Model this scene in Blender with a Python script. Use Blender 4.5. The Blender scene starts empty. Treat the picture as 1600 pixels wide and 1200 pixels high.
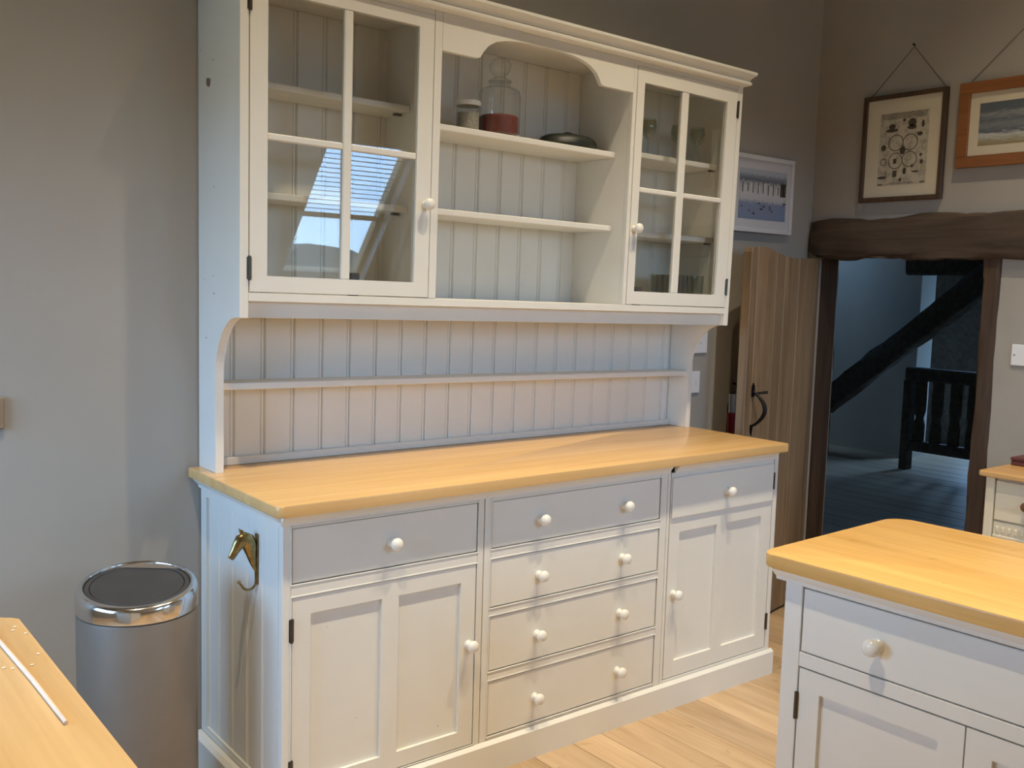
import bpy, bmesh, math, random
from mathutils import Vector, Matrix
random.seed(7)
scene = bpy.context.scene
COL = scene.collection

# ------------------------------------------------------------------ camera
F_PX = 1534.17
CAM = Vector((-1.0353, -2.2359, 1.4847))
yaw, pitch, roll = -0.6682, -0.0994, 0.0287
fwd = Vector((-math.sin(yaw)*math.cos(pitch), math.cos(yaw)*math.cos(pitch), math.sin(pitch)))
rt0 = Vector((math.cos(yaw), math.sin(yaw), 0)); up0 = rt0.cross(fwd)
rt = math.cos(roll)*rt0 + math.sin(roll)*up0
up = -math.sin(roll)*rt0 + math.cos(roll)*up0
cd = bpy.data.cameras.new('camera'); co = bpy.data.objects.new('camera', cd); COL.objects.link(co)
cd.sensor_width = 36.0; cd.lens = F_PX/1600*36.0; cd.clip_start = 0.02; cd.clip_end = 400
m = Matrix.Identity(4)
for i in range(3):
    m[i][0] = rt[i]; m[i][1] = up[i]; m[i][2] = -fwd[i]; m[i][3] = CAM[i]
co.matrix_world = m
scene.camera = co

# ------------------------------------------------------------------ colour management
vs = scene.view_settings
vs.view_transform = 'Standard'; vs.look = 'None'; vs.gamma = 1.0; vs.use_curve_mapping = False
vs.exposure = 0.56

# ------------------------------------------------------------------ world: overcast late daylight
SKY = 9.6
w = bpy.data.worlds.new('sky'); scene.world = w; w.use_nodes = True
nt = w.node_tree; nt.nodes.clear()
out = nt.nodes.new('ShaderNodeOutputWorld'); bg = nt.nodes.new('ShaderNodeBackground')
tc = nt.nodes.new('ShaderNodeTexCoord'); nz = nt.nodes.new('ShaderNodeTexNoise')
mp = nt.nodes.new('ShaderNodeMapping'); mp.inputs['Scale'].default_value = (1.2, 1.2, 3.5)
nz.inputs['Scale'].default_value = 2.2; nz.inputs['Detail'].default_value = 5
rp = nt.nodes.new('ShaderNodeValToRGB')
rp.color_ramp.elements[0].position = 0.35; rp.color_ramp.elements[0].color = (0.23, 0.50, 1.0, 1)
rp.color_ramp.elements[1].position = 0.68; rp.color_ramp.elements[1].color = (0.49, 0.74, 1.0, 1)
nt.links.new(tc.outputs['Generated'], mp.inputs['Vector']); nt.links.new(mp.outputs['Vector'], nz.inputs['Vector'])
nt.links.new(nz.outputs['Fac'], rp.inputs['Fac']); nt.links.new(rp.outputs['Color'], bg.inputs['Color'])
bg.inputs['Strength'].default_value = SKY
nt.links.new(bg.outputs['Background'], out.inputs['Surface'])

LAMP_W = 225.0           # watts of each ceiling spot
LAMP_COL = (1.0, 0.84, 0.60)

# ------------------------------------------------------------------ material helpers
def new_mat(name):
    mt = bpy.data.materials.new(name); mt.use_nodes = True
    t = mt.node_tree; t.nodes.clear()
    o = t.nodes.new('ShaderNodeOutputMaterial'); b = t.nodes.new('ShaderNodeBsdfPrincipled')
    t.links.new(b.outputs['BSDF'], o.inputs['Surface'])
    return mt, t, b, o
def coords(t, scale=(1, 1, 1), kind='Object', rot=(0, 0, 0)):
    c = t.nodes.new('ShaderNodeTexCoord'); mpn = t.nodes.new('ShaderNodeMapping')
    mpn.inputs['Scale'].default_value = scale; mpn.inputs['Rotation'].default_value = rot
    t.links.new(c.outputs[kind], mpn.inputs['Vector']); return mpn.outputs['Vector']
def noise(t, vec, scale=5, detail=4, rough=0.55, dist=0.0):
    n = t.nodes.new('ShaderNodeTexNoise'); n.inputs['Scale'].default_value = scale
    n.inputs['Detail'].default_value = detail; n.inputs['Roughness'].default_value = rough
    n.inputs['Distortion'].default_value = dist
    t.links.new(vec, n.inputs['Vector']); return n.outputs['Fac']
def ramp(t, fac, stops):
    r = t.nodes.new('ShaderNodeValToRGB'); e = r.color_ramp.elements
    while len(e) < len(stops): e.new(0.5)
    for i, (p, c) in enumerate(stops):
        e[i].position = p; e[i].color = (c[0], c[1], c[2], 1)
    t.links.new(fac, r.inputs['Fac']); return r.outputs['Color']
def mixc(t, fac, a, b, mode='MIX'):
    n = t.nodes.new('ShaderNodeMix'); n.data_type = 'RGBA'; n.blend_type = mode
    if isinstance(fac, (int, float)): n.inputs[0].default_value = fac
    else: t.links.new(fac, n.inputs[0])
    for s, v in ((6, a), (7, b)):
        if isinstance(v, tuple): n.inputs[s].default_value = (v[0], v[1], v[2], 1)
        else: t.links.new(v, n.inputs[s])
    return n.outputs[2]
def bump(t, b, h, strength=0.2, dist=0.002):
    n = t.nodes.new('ShaderNodeBump'); n.inputs['Strength'].default_value = strength
    n.inputs['Distance'].default_value = dist
    t.links.new(h, n.inputs['Height']); t.links.new(n.outputs['Normal'], b.inputs['Normal'])
def plain(name, col, rough=0.5, metal=0.0, var=0.06, scale=18, bmp=0.05):
    mt, t, b, o = new_mat(name)
    v = coords(t); n = noise(t, v, scale, 3)
    lo = tuple(max(0, c*(1-var)) for c in col); hi = tuple(min(1, c*(1+var)) for c in col)
    t.links.new(ramp(t, n, [(0.3, lo), (0.7, hi)]), b.inputs['Base Color'])
    b.inputs['Roughness'].default_value = rough; b.inputs['Metallic'].default_value = metal
    if bmp: bump(t, b, n, bmp, 0.001)
    return mt
def paint(name, col, rough=0.42):
    mt, t, b, o = new_mat(name)
    v = coords(t); n1 = noise(t, v, 6, 4); n2 = noise(t, coords(t, (60, 60, 6)), 3, 3)
    base = ramp(t, n1, [(0.3, tuple(c*0.965 for c in col)), (0.7, col)])
    # sparse chips and dents in the paint
    ch = noise(t, v, 55, 2, 0.6)
    chips = ramp(t, ch, [(0.0, (0, 0, 0)), (0.785, (0, 0, 0)), (0.80, (1, 1, 1))])
    t.links.new(mixc(t, chips, base, tuple(c*0.62 for c in col)), b.inputs['Base Color'])
    b.inputs['Roughness'].default_value = rough
    bump(t, b, n2, 0.06, 0.001)
    return mt
def wood(name, dark, light, axis, rough=0.35, scale=1.0, contrast=(0.3, 0.72), knots=False, objvar=0.0, coat=0.0):
    """grain runs along axis (0, 1, 2)"""
    mt, t, b, o = new_mat(name)
    sc = [14*scale]*3; sc[axis] = 1.1*scale
    v = coords(t, tuple(sc))
    if objvar:
        oi = t.nodes.new('ShaderNodeObjectInfo'); ad = t.nodes.new('ShaderNodeVectorMath'); ad.operation = 'ADD'
        mu = t.nodes.new('ShaderNodeVectorMath'); mu.operation = 'SCALE'
        cb = t.nodes.new('ShaderNodeCombineXYZ')
        for k in range(3): t.links.new(oi.outputs['Random'], cb.inputs[k])
        t.links.new(cb.outputs[0], mu.inputs[0]); mu.inputs['Scale'].default_value = 37.0
        t.links.new(v, ad.inputs[0]); t.links.new(mu.outputs[0], ad.inputs[1]); v = ad.outputs[0]
    n = noise(t, v, 1.6, 6, 0.6, 0.6)
    c = ramp(t, n, [(contrast[0], dark), (contrast[1], light)])
    fine = noise(t, coords(t, tuple(s*9 if i != axis else s*2 for i, s in enumerate(sc))), 1.0, 2)
    c = mixc(t, 0.12, c, ramp(t, fine, [(0.35, tuple(x*0.6 for x in dark)), (0.65, light)]))
    if knots:
        kn = noise(t, coords(t, (3.0, 3.0, 3.0)), 2.4, 2, 0.5, 1.5)
        c = mixc(t, ramp(t, kn, [(0.0, (0, 0, 0)), (0.66, (0, 0, 0)), (0.76, (0.55, 0.55, 0.55))]), c, tuple(x*0.5 for x in dark))
    if objvar:
        hs = t.nodes.new('ShaderNodeHueSaturation'); mr = t.nodes.new('ShaderNodeMapRange')
        mr.inputs['To Min'].default_value = 1-objvar; mr.inputs['To Max'].default_value = 1+objvar
        t.links.new(oi.outputs['Random'], mr.inputs['Value']); t.links.new(mr.outputs[0], hs.inputs['Value'])
        t.links.new(c, hs.inputs['Color']); c = hs.outputs['Color']
    t.links.new(c, b.inputs['Base Color']); b.inputs['Roughness'].default_value = rough
    b.inputs['Coat Weight'].default_value = coat; b.inputs['Coat Roughness'].default_value = 0.25
    bump(t, b, n, 0.08, 0.001)
    return mt
def glass(name, tint=(1, 1, 1), ior=1.5, rough=0.0, gain=1.0):
    mt, t, b, o = new_mat(name); t.nodes.remove(b)
    tr = t.nodes.new('ShaderNodeBsdfTransparent'); tr.inputs['Color'].default_value = (*tint, 1)
    gl = t.nodes.new('ShaderNodeBsdfGlossy'); gl.inputs['Roughness'].default_value = rough
    fr = t.nodes.new('ShaderNodeFresnel'); ge = t.nodes.new('ShaderNodeNewGeometry')
    mr = t.nodes.new('ShaderNodeMapRange'); mr.inputs['To Min'].default_value = ior; mr.inputs['To Max'].default_value = 1/ior   # a thin sheet reflects alike from both sides
    t.links.new(ge.outputs['Backfacing'], mr.inputs['Value']); t.links.new(mr.outputs[0], fr.inputs['IOR'])
    mu = t.nodes.new('ShaderNodeMath'); mu.operation = 'MULTIPLY'; mu.inputs[1].default_value = gain; mu.use_clamp = True
    mx = t.nodes.new('ShaderNodeMixShader')
    t.links.new(fr.outputs[0], mu.inputs[0]); t.links.new(mu.outputs[0], mx.inputs[0])
    t.links.new(tr.outputs[0], mx.inputs[1]); t.links.new(gl.outputs[0], mx.inputs[2])
    t.links.new(mx.outputs[0], o.inputs['Surface'])
    return mt

M = {}
M['base'] = paint('off_white_paint', (0.815, 0.795, 0.72))
M['cream'] = M['base']; M['board'] = M['base']
M['wall'] = plain('taupe_wall_paint', (0.38, 0.35, 0.303), 0.85, var=0.025, scale=3, bmp=0.0)
M['wall_r'] = plain('taupe_plaster', (0.38, 0.35, 0.303), 0.9, var=0.04, scale=5, bmp=0.15)
M['ceil'] = plain('ceiling_plaster', (0.72, 0.70, 0.66), 0.9, var=0.02, scale=4, bmp=0.0)
M['white_wall'] = plain('white_plaster', (0.70, 0.665, 0.60), 0.9, var=0.03, scale=4, bmp=0.1)
M['beech'] = wood('beech_worktop', (0.67, 0.40, 0.15), (0.79, 0.515, 0.225), 0, 0.26, 0.6, coat=0.15)
M['beech_y'] = wood('beech_worktop_across', (0.62, 0.345, 0.095), (0.82, 0.51, 0.175), 1, 0.30, 0.6, knots=True, coat=0.1)
M['beech_l'] = wood('pale_beech', (0.66, 0.41, 0.165), (0.84, 0.57, 0.26), 1, 0.38, 0.6)
M['floor'] = wood('pine_floorboard', (0.42, 0.265, 0.135), (0.64, 0.46, 0.275), 1, 0.42, 0.7, (0.28, 0.7), True, 0.16)
M['floor_d'] = wood('grey_floorboard', (0.47, 0.36, 0.25), (0.60, 0.48, 0.35), 1, 0.5, 0.7, (0.3, 0.7), False, 0.12)
M['gap'] = plain('dark_gap', (0.035, 0.028, 0.02), 0.9, bmp=0)
M['oak'] = wood('oak_plank', (0.17, 0.108, 0.06), (0.39, 0.27, 0.155), 2, 0.5, 0.7, (0.3, 0.7), False, 0.2)
M['beam'] = wood('old_dark_oak', (0.036, 0.023, 0.014), (0.11, 0.072, 0.045), 1, 0.75, 0.9)
M['beam_z'] = wood('old_dark_post', (0.03, 0.017, 0.009), (0.10, 0.055, 0.03), 2, 0.75, 0.9)
M['beam_x'] = wood('old_black_timber', (0.08, 0.065, 0.054), (0.18, 0.15, 0.125), 0, 0.8, 0.9)
M['iron'] = plain('black_iron', (0.02, 0.018, 0.016), 0.45, 0.8, bmp=0.2)
M['hinge'] = plain('dark_steel_hinge', (0.10, 0.085, 0.065), 0.4, 0.9)
M['brass'] = plain('aged_brass', (0.33, 0.24, 0.10), 0.28, 1.0, var=0.35, scale=60)
M['porc'] = plain('cream_gloss_knob', (0.84, 0.81, 0.72), 0.18, var=0.02, bmp=0)
M['chrome'] = plain('polished_steel', (0.72, 0.71, 0.70), 0.13, 1.0, var=0.03, bmp=0)
M['binbody'] = plain('grey_metallic_lacquer', (0.20, 0.165, 0.128), 0.5, 0.2, var=0.03, bmp=0)
M['blk'] = plain('black_plastic', (0.045, 0.043, 0.042), 0.42, var=0.1, bmp=0.03)
M['pane'] = glass('cupboard_glass', (0.985, 0.985, 0.975), 1.52, 0.0, 1.15)
M['skyglass'] = glass('window_glass', (0.95, 0.97, 0.98), 1.45)
M['jar'] = glass('clear_jar_glass', (0.965, 0.975, 0.965), 1.5, 0.02, 2.2)
M['greenglass'] = glass('green_tumbler_glass', (0.86, 0.93, 0.87), 1.5, 0.02, 2.5)
M['whitelid'] = plain('white_lid', (0.78, 0.77, 0.73), 0.35, bmp=0)
M['flour'] = plain('pale_grain', (0.34, 0.31, 0.26), 0.9, var=0.3, scale=140)
M['redstuff'] = plain('dark_red_preserve', (0.17, 0.03, 0.02), 0.5, var=0.3, scale=50)
M['greendish'] = plain('dark_green_glaze', (0.016, 0.020, 0.013), 0.45, bmp=0)
M['whitepl'] = plain('white_switch_plastic', (0.80, 0.80, 0.80), 0.3, var=0.01, bmp=0)
M['darkframe'] = wood('walnut_frame', (0.045, 0.025, 0.013), (0.11, 0.062, 0.032), 2, 0.4, 1.2)
M['orange'] = wood('cherry_frame', (0.21, 0.075, 0.022), (0.31, 0.125, 0.04), 1, 0.35, 1.2)
M['whiteframe'] = plain('white_frame_paint', (0.66, 0.66, 0.68), 0.45, var=0.02, bmp=0)
M['mat'] = plain('ivory_mount_board', (0.62, 0.56, 0.42), 0.9, var=0.02, bmp=0)
M['matw'] = plain('white_mount_board', (0.58, 0.58, 0.60), 0.9, var=0.02, bmp=0)
M['ink'] = plain('brown_black_ink', (0.07, 0.055, 0.04), 0.9, var=0.3, scale=90, bmp=0)
M['paper'] = plain('pale_paper', (0.60, 0.57, 0.50), 0.9, var=0.05, bmp=0)
M['wire'] = plain('picture_cord', (0.10, 0.08, 0.06), 0.7, bmp=0)
M['chestpaint'] = paint('chest_cream_paint', (0.74, 0.66, 0.48))
M['pinetop'] = wood('pine_top', (0.50, 0.27, 0.09), (0.68, 0.41, 0.16), 1, 0.35, 0.8)
M['brownknob'] = plain('brown_wood_knob', (0.14, 0.06, 0.022), 0.3)
M['redbox'] = plain('oxblood_lacquer', (0.11, 0.025, 0.02), 0.35)
M['redcloth'] = plain('red_cloth', (0.30, 0.03, 0.035), 0.9, var=0.2, scale=90, bmp=0.3)
M['whitecloth'] = plain('white_cloth', (0.55, 0.55, 0.56), 0.9, var=0.1, scale=90, bmp=0.3)
M['tanwood'] = plain('tan_wood', (0.30, 0.21, 0.13), 0.6)
M['stick'] = plain('pale_stick', (0.82, 0.70, 0.58), 0.5)
M['crumb'] = plain('crumbs', (0.92, 0.84, 0.66), 0.8)
M['bark'] = plain('bark', (0.10, 0.09, 0.085), 0.9)
M['grassy'] = plain('winter_field', (0.16, 0.17, 0.12), 0.95, var=0.3, scale=0.3, bmp=0)
M['hill'] = plain('far_woodland', (0.13, 0.125, 0.105), 0.95, var=0.25, scale=0.6, bmp=0)
M['blind'] = plain('blind_slat_white', (0.62, 0.66, 0.72), 0.5, bmp=0)
M['pine_win'] = wood('pine_window_frame', (0.42, 0.25, 0.12), (0.60, 0.39, 0.20), 0, 0.4)
lampm, t_, b_, o_ = new_mat('lamp_glow'); t_.nodes.remove(b_)
em = t_.nodes.new('ShaderNodeEmission'); em.inputs['Color'].default_value = (*LAMP_COL, 1); em.inputs['Strength'].default_value = 25
t_.links.new(em.outputs[0], o_.inputs['Surface']); M['lampglow'] = lampm

def art_mat(name, build):
    mt, t, b, o = new_mat(name); b.inputs['Roughness'].default_value = 0.85
    t.links.new(build(t), b.inputs['Base Color']); return mt
def sep(t, vec):
    s = t.nodes.new('ShaderNodeSeparateXYZ'); t.links.new(vec, s.inputs[0]); return s.outputs
def seascape(t):
    g = coords(t, (1, 1, 1), 'Generated'); z = sep(t, g)[2]
    n = noise(t, coords(t, (1, 2.2, 9), 'Generated'), 2.6, 6, 0.62, 1.2)
    a = t.nodes.new('ShaderNodeMath'); a.operation = 'MULTIPLY_ADD'; a.inputs[1].default_value = 0.42; t.links.new(n, a.inputs[0]); t.links.new(z, a.inputs[2])
    return ramp(t, a.outputs[0], [(0.20, (0.26, 0.20, 0.08)), (0.34, (0.34, 0.33, 0.26)), (0.44, (0.50, 0.52, 0.52)),
                                 (0.52, (0.09, 0.11, 0.14)), (0.68, (0.19, 0.21, 0.22)), (0.80, (0.10, 0.12, 0.15)), (0.93, (0.24, 0.25, 0.25)), (1.0, (0.09, 0.11, 0.13))])
def harbour(t):
    g = coords(t, (1, 1, 1), 'Generated'); z = sep(t, g)[2]
    n = noise(t, coords(t, (9, 1, 5), 'Generated'), 2.4, 4, 0.6)
    a = t.nodes.new('ShaderNodeMath'); a.operation = 'MULTIPLY_ADD'; a.inputs[1].default_value = 0.16; t.links.new(n, a.inputs[0]); t.links.new(z, a.inputs[2])
    return ramp(t, a.outputs[0], [(0.06, (0.20, 0.25, 0.37)), (0.40, (0.22, 0.27, 0.40)), (0.46, (0.50, 0.50, 0.52)), (0.58, (0.56, 0.56, 0.57)),
                                 (0.80, (0.40, 0.41, 0.43)), (0.86, (0.12, 0.14, 0.17)), (0.95, (0.25, 0.28, 0.33)), (1.0, (0.42, 0.46, 0.52))])
def engraving(t):
    g = coords(t, (1, 1, 1), 'Generated')
    n = noise(t, coords(t, (1, 26, 40), 'Generated'), 1.6, 3, 0.7)
    n2 = noise(t, coords(t, (1, 5, 7), 'Generated'), 1.3, 3, 0.6)
    c = ramp(t, n, [(0.42, (0.20, 0.175, 0.13)), (0.60, (0.52, 0.47, 0.36))])
    return mixc(t, ramp(t, n2, [(0.42, (0.15, 0.15, 0.15)), (0.55, (0.85, 0.85, 0.85))]), c, (0.53, 0.48, 0.37))
M['sea'] = art_mat('seascape_print', seascape); M['harbour'] = art_mat('harbour_print', harbour); M['engr'] = art_mat('engraved_print', engraving)

# ------------------------------------------------------------------ mesh helpers
def B(): return bmesh.new()
def box(bm, x0, x1, y0, y1, z0, z1, bev=0.0, seg=1):
    if x1 < x0: x0, x1 = x1, x0
    if y1 < y0: y0, y1 = y1, y0
    if z1 < z0: z0, z1 = z1, z0
    vsx = [bm.verts.new(p) for p in ((x0, y0, z0), (x1, y0, z0), (x1, y1, z0), (x0, y1, z0), (x0, y0, z1), (x1, y0, z1), (x1, y1, z1), (x0, y1, z1))]
    fs = [bm.faces.new([vsx[i] for i in f]) for f in ((0, 3, 2, 1), (4, 5, 6, 7), (0, 1, 5, 4), (1, 2, 6, 5), (2, 3, 7, 6), (3, 0, 4, 7))]
    if bev > 0:
        es = list({e for f in fs for e in f.edges})
        bmesh.ops.bevel(bm, geom=es, offset=bev, segments=seg, profile=0.5, affect='EDGES', clamp_overlap=True)
    return bm
def prism(bm, pts, a0, a1, axis, bev=0.0, seg=1):
    """polygon pts in the plane perpendicular to axis (the other two coords in xyz order), extruded a0..a1"""
    def P(p, a):
        return {0: (a, p[0], p[1]), 1: (p[0], a, p[1]), 2: (p[0], p[1], a)}[axis]
    lo = [bm.verts.new(P(p, a0)) for p in pts]; hi = [bm.verts.new(P(p, a1)) for p in pts]
    f0 = bm.faces.new(list(reversed(lo))); f1 = bm.faces.new(hi); n = len(pts)
    for i in range(n): bm.faces.new((lo[i], lo[(i+1) % n], hi[(i+1) % n], hi[i]))
    if bev > 0:
        es = list(set(f0.edges) | set(f1.edges))
        bmesh.ops.bevel(bm, geom=es, offset=bev, segments=seg, profile=0.5, affect='EDGES', clamp_overlap=True)
    bmesh.ops.recalc_face_normals(bm, faces=bm.faces)
    return bm
def lathe(bm, prof, n=24, origin=(0, 0, 0), axis=2, flip=1):
    """prof: list of (radius, height); spun round axis through origin"""
    ox, oy, oz = origin; rings = []
    for r, h in prof:
        ring = []
        for k in range(n):
            a = 2*math.pi*k/n; c, s = r*math.cos(a), r*math.sin(a)
            p = {2: (c, s, h), 1: (c, h*flip, s), 0: (h*flip, c, s)}[axis]
            ring.append(bm.verts.new((ox+p[0], oy+p[1], oz+p[2])))
        rings.append(ring)
    for a, b in zip(rings, rings[1:]):
        for k in range(n): bm.faces.new((a[k], a[(k+1) % n], b[(k+1) % n], b[k]))
    if prof[0][0] > 1e-6: bm.faces.new(list(reversed(rings[0])))
    if prof[-1][0] > 1e-6: bm.faces.new(rings[-1])
    bmesh.ops.remove_doubles(bm, verts=bm.verts, dist=1e-6)
    bmesh.ops.recalc_face_normals(bm, faces=bm.faces)
    return bm
def tube(bm, pts, radii, n=10, squash=None):
    """swept tube along points with a radius for each"""
    pts = [Vector(p) for p in pts]
    if isinstance(radii, (int, float)): radii = [radii]*len(pts)
    rings = []; ref = Vector((0, 1, 0))
    for i, p in enumerate(pts):
        d = (pts[min(i+1, len(pts)-1)]-pts[max(i-1, 0)]).normalized()
        if abs(d.dot(ref)) > 0.95: r0 = Vector((0, 0, 1)) if abs(d.z) < 0.9 else Vector((1, 0, 0))
        else: r0 = ref
        u = d.cross(r0).normalized(); v = d.cross(u).normalized()
        sq = squash[i] if squash else 1.0
        rings.append([bm.verts.new(p + radii[i]*(math.cos(2*math.pi*k/n)*u + sq*math.sin(2*math.pi*k/n)*v)) for k in range(n)])
    for a, b in zip(rings, rings[1:]):
        for k in range(n): bm.faces.new((a[k], a[(k+1) % n], b[(k+1) % n], b[k]))
    bm.faces.new(list(reversed(rings[0]))); bm.faces.new(rings[-1])
    bmesh.ops.recalc_face_normals(bm, faces=bm.faces)
    return bm
def ball(bm, c, r, sx=1, sy=1, sz=1, u=14, v=10):
    m4 = Matrix.Translation(c) @ Matrix.Diagonal((r*sx, r*sy, r*sz, 1))
    bmesh.ops.create_uvsphere(bm, u_segments=u, v_segments=v, radius=1, matrix=m4); return bm
def smooth_angle(me, ang=0.6):
    for p in me.polygons: p.use_smooth = True
    try: me.set_sharp_from_angle(angle=ang)
    except Exception: pass
def obj(name, bm, mat, parent=None, smooth=True, warp=None, local=False):
    """links the bmesh as one mesh object; vertices are in world space and moved into the parent's space unless local"""
    if warp:
        for v in bm.verts: v.co = warp(v.co)
    me = bpy.data.meshes.new(name)
    off = Vector((0, 0, 0))
    if parent is not None and not local:
        q = parent
        while q is not None: off += q.location; q = q.parent
        for v in bm.verts: v.co -= off
    bm.normal_update(); bm.to_mesh(me); bm.free()
    if smooth: smooth_angle(me)
    me.materials.append(M[mat] if isinstance(mat, str) else mat)
    o = bpy.data.objects.new(name, me); COL.objects.link(o)
    if parent is not None: o.parent = parent
    return o
def tag(o, label=None, cat=None, group=None, kind=None):
    if label: o['label'] = label
    if cat: o['category'] = cat
    if group: o['group'] = group
    if kind: o['kind'] = kind
    return o
def thing(name, label, cat, loc=(0, 0, 0), rotz=0.0, group=None):
    o = bpy.data.objects.new(name, None); COL.objects.link(o); o.location = loc; o.rotation_euler = (0, 0, rotz)
    o.empty_display_size = 0.1
    return tag(o, label, cat, group)
def struct(name, bm, mat, label=None, smooth=False):
    o = obj(name, bm, mat, None, smooth); tag(o, label, None, None, 'structure'); return o
def struct_empty(name, label=None, loc=(0, 0, 0), rotz=0.0):
    o = bpy.data.objects.new(name, None); COL.objects.link(o); o.location = loc; o.rotation_euler = (0, 0, rotz); o.empty_display_size = 0.1
    tag(o, label, None, None, 'structure'); return o
def arc(cx, cy, r, a0, a1, n):
    return [(cx+r*math.cos(a0+(a1-a0)*i/n), cy+r*math.sin(a0+(a1-a0)*i/n)) for i in range(n+1)]
def rrect(x0, x1, y0, y1, r00, r10, r11, r01, n=6):
    """rectangle with one radius for each corner (x0y0, x1y0, x1y1, x0y1), counter-clockwise"""
    P = []
    for (cx, cy, r, a) in ((x0, y0, r00, math.pi), (x1, y0, r10, 1.5*math.pi), (x1, y1, r11, 0), (x0, y1, r01, 0.5*math.pi)):
        if r <= 0: P.append((cx, cy)); continue
        ccx = cx+r if cx == x0 else cx-r; ccy = cy+r if cy == y0 else cy-r
        P += arc(ccx, ccy, r, a, a+math.pi/2, n)
    return P
def holed(bm, org, ud, vd, nd, u0, u1, v0, v1, holes, th):
    """a slab with rectangular holes; org + u*ud + v*vd, thickness along nd"""
    us = sorted({u0, u1, *[h[0] for h in holes], *[h[1] for h in holes]}); vsx = sorted({v0, v1, *[h[2] for h in holes], *[h[3] for h in holes]})
    org, ud, vd, nd = Vector(org), Vector(ud), Vector(vd), Vector(nd)
    for i in range(len(us)-1):
        for j in range(len(vsx)-1):
            a, b, c, d = us[i], us[i+1], vsx[j], vsx[j+1]; mu, mv = (a+b)/2, (c+d)/2
            if any(h[0] < mu < h[1] and h[2] < mv < h[3] for h in holes): continue
            P = [org+ud*u+vd*v+nd*t for t in (0, th) for (u, v) in ((a, c), (b, c), (b, d), (a, d))]
            q = [bm.verts.new(p) for p in P]
            for f in ((0, 3, 2, 1), (4, 5, 6, 7), (0, 1, 5, 4), (1, 2, 6, 5), (2, 3, 7, 6), (3, 0, 4, 7)): bm.faces.new([q[k] for k in f])
    bmesh.ops.remove_doubles(bm, verts=bm.verts, dist=1e-5)
    # drop doubled inner faces
    seen = {}
    for f in list(bm.faces):
        k = tuple(sorted(v.index for v in f.verts)) if False else tuple(sorted((round(v.co.x, 4), round(v.co.y, 4), round(v.co.z, 4)) for v in f.verts))
        seen.setdefault(k, []).append(f)
    dead = [f for fs in seen.values() if len(fs) > 1 for f in fs]
    if dead: bmesh.ops.delete(bm, geom=dead, context='FACES_ONLY')
    bmesh.ops.recalc_face_normals(bm, faces=bm.faces)
    return bm
def portal(name, loc, normal, sx, sy, xdir):
    """sky portal filling a real window opening (guides sky light sampling, emits nothing itself)"""
    l = bpy.data.lights.new(name, 'AREA'); l.shape = 'RECTANGLE'; l.size = sx; l.size_y = sy; l.cycles.is_portal = True
    o = bpy.data.objects.new(name, l); COL.objects.link(o)
    z = -Vector(normal).normalized(); x = Vector(xdir).normalized(); y = z.cross(x)
    mm = Matrix.Identity(4)
    for i in range(3): mm[i][0] = x[i]; mm[i][1] = y[i]; mm[i][2] = z[i]; mm[i][3] = loc[i]
    o.matrix_world = mm; return o

# ================================================================== THE ROOM
WB = 0.6254                 # back wall
WR = 3.02                   # right wall
WL = -1.92                  # left wall
CE = 4.7                    # flat ceiling
TANS = 1.213                # slope of the roof opposite the dresser
def slope_z(y): return 2.325 + TANS*(y+2.818)
YK = -3.95                  # knee wall under the roof slope
YF = -2.818 + (CE-2.325)/TANS
sl = math.atan(TANS); sd = Vector((0, math.cos(sl), math.sin(sl))); sn = Vector((0, -math.sin(sl), math.cos(sl)))   # up the slope, outwards
SO = Vector((0, YK, slope_z(YK)))
def s_of_z(z): return (z-SO.z)/math.sin(sl)

struct('wall_back', holed(B(), (WL-0.2, WB, 0), (1, 0, 0), (0, 0, 1), (0, 1, 0), 0, WR-WL+0.35, 0, CE, [], 0.15), 'wall')
LW = (-1.36, 0.48, 0.88, 1.98)
# right wall with the low doorway
DY0, DY1, DZ = -0.255, 0.575, 1.665
def gable(bm, x0, x1):      # the part of an end wall under the roof slope
    return prism(bm, [(YK-0.2, 0), (YF, 0), (YF, CE), (YK-0.2, slope_z(YK-0.2))], x0, x1, 0)
bm = holed(B(), (WR, YF, 0), (0, 1, 0), (0, 0, 1), (1, 0, 0), 0, WB-YF, 0, CE, [(DY0-YF, DY1-YF, 0, DZ)], 0.17)
gable(bm, WR, WR+0.17)
struct('wall_right', bm, 'wall_r')
# left wall with a window
bm = holed(B(), (WL, YF, 0), (0, 1, 0), (0, 0, 1), (-1, 0, 0), 0, WB-YF, 0, CE, [(max(LW[0]-YF, 0.02), LW[1]-YF, LW[2], LW[3])], 0.2)
gable(bm, WL-0.2, WL); struct('wall_left', bm, 'wall')
struct('wall_front', holed(B(), (WL, YK, 0), (1, 0, 0), (0, 0, 1), (0, -1, 0), 0, WR-WL, 0, slope_z(YK), [], 0.2), 'wall')
# roof slope with the mirrored roof window and an unseen second one for daylight
zb, zt = 1.47, 2.36
SKYL = [(1.932, 2.589), (0.78, 1.437)]
holes = [(a, b, s_of_z(zb), s_of_z(zt)) for a, b in SKYL]
slen = (CE-SO.z)/math.sin(sl)
cl = struct('ceiling', holed(B(), SO, (1, 0, 0), sd, sn, WL, WR, 0, slen+0.1, holes, 0.14), 'ceil')
obj('flat_ceiling', holed(B(), (WL, YF, CE), (1, 0, 0), (0, 1, 0), (0, 0, 1), 0, WR-WL, 0, WB-YF, [], 0.15), 'ceil', cl, False)

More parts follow.
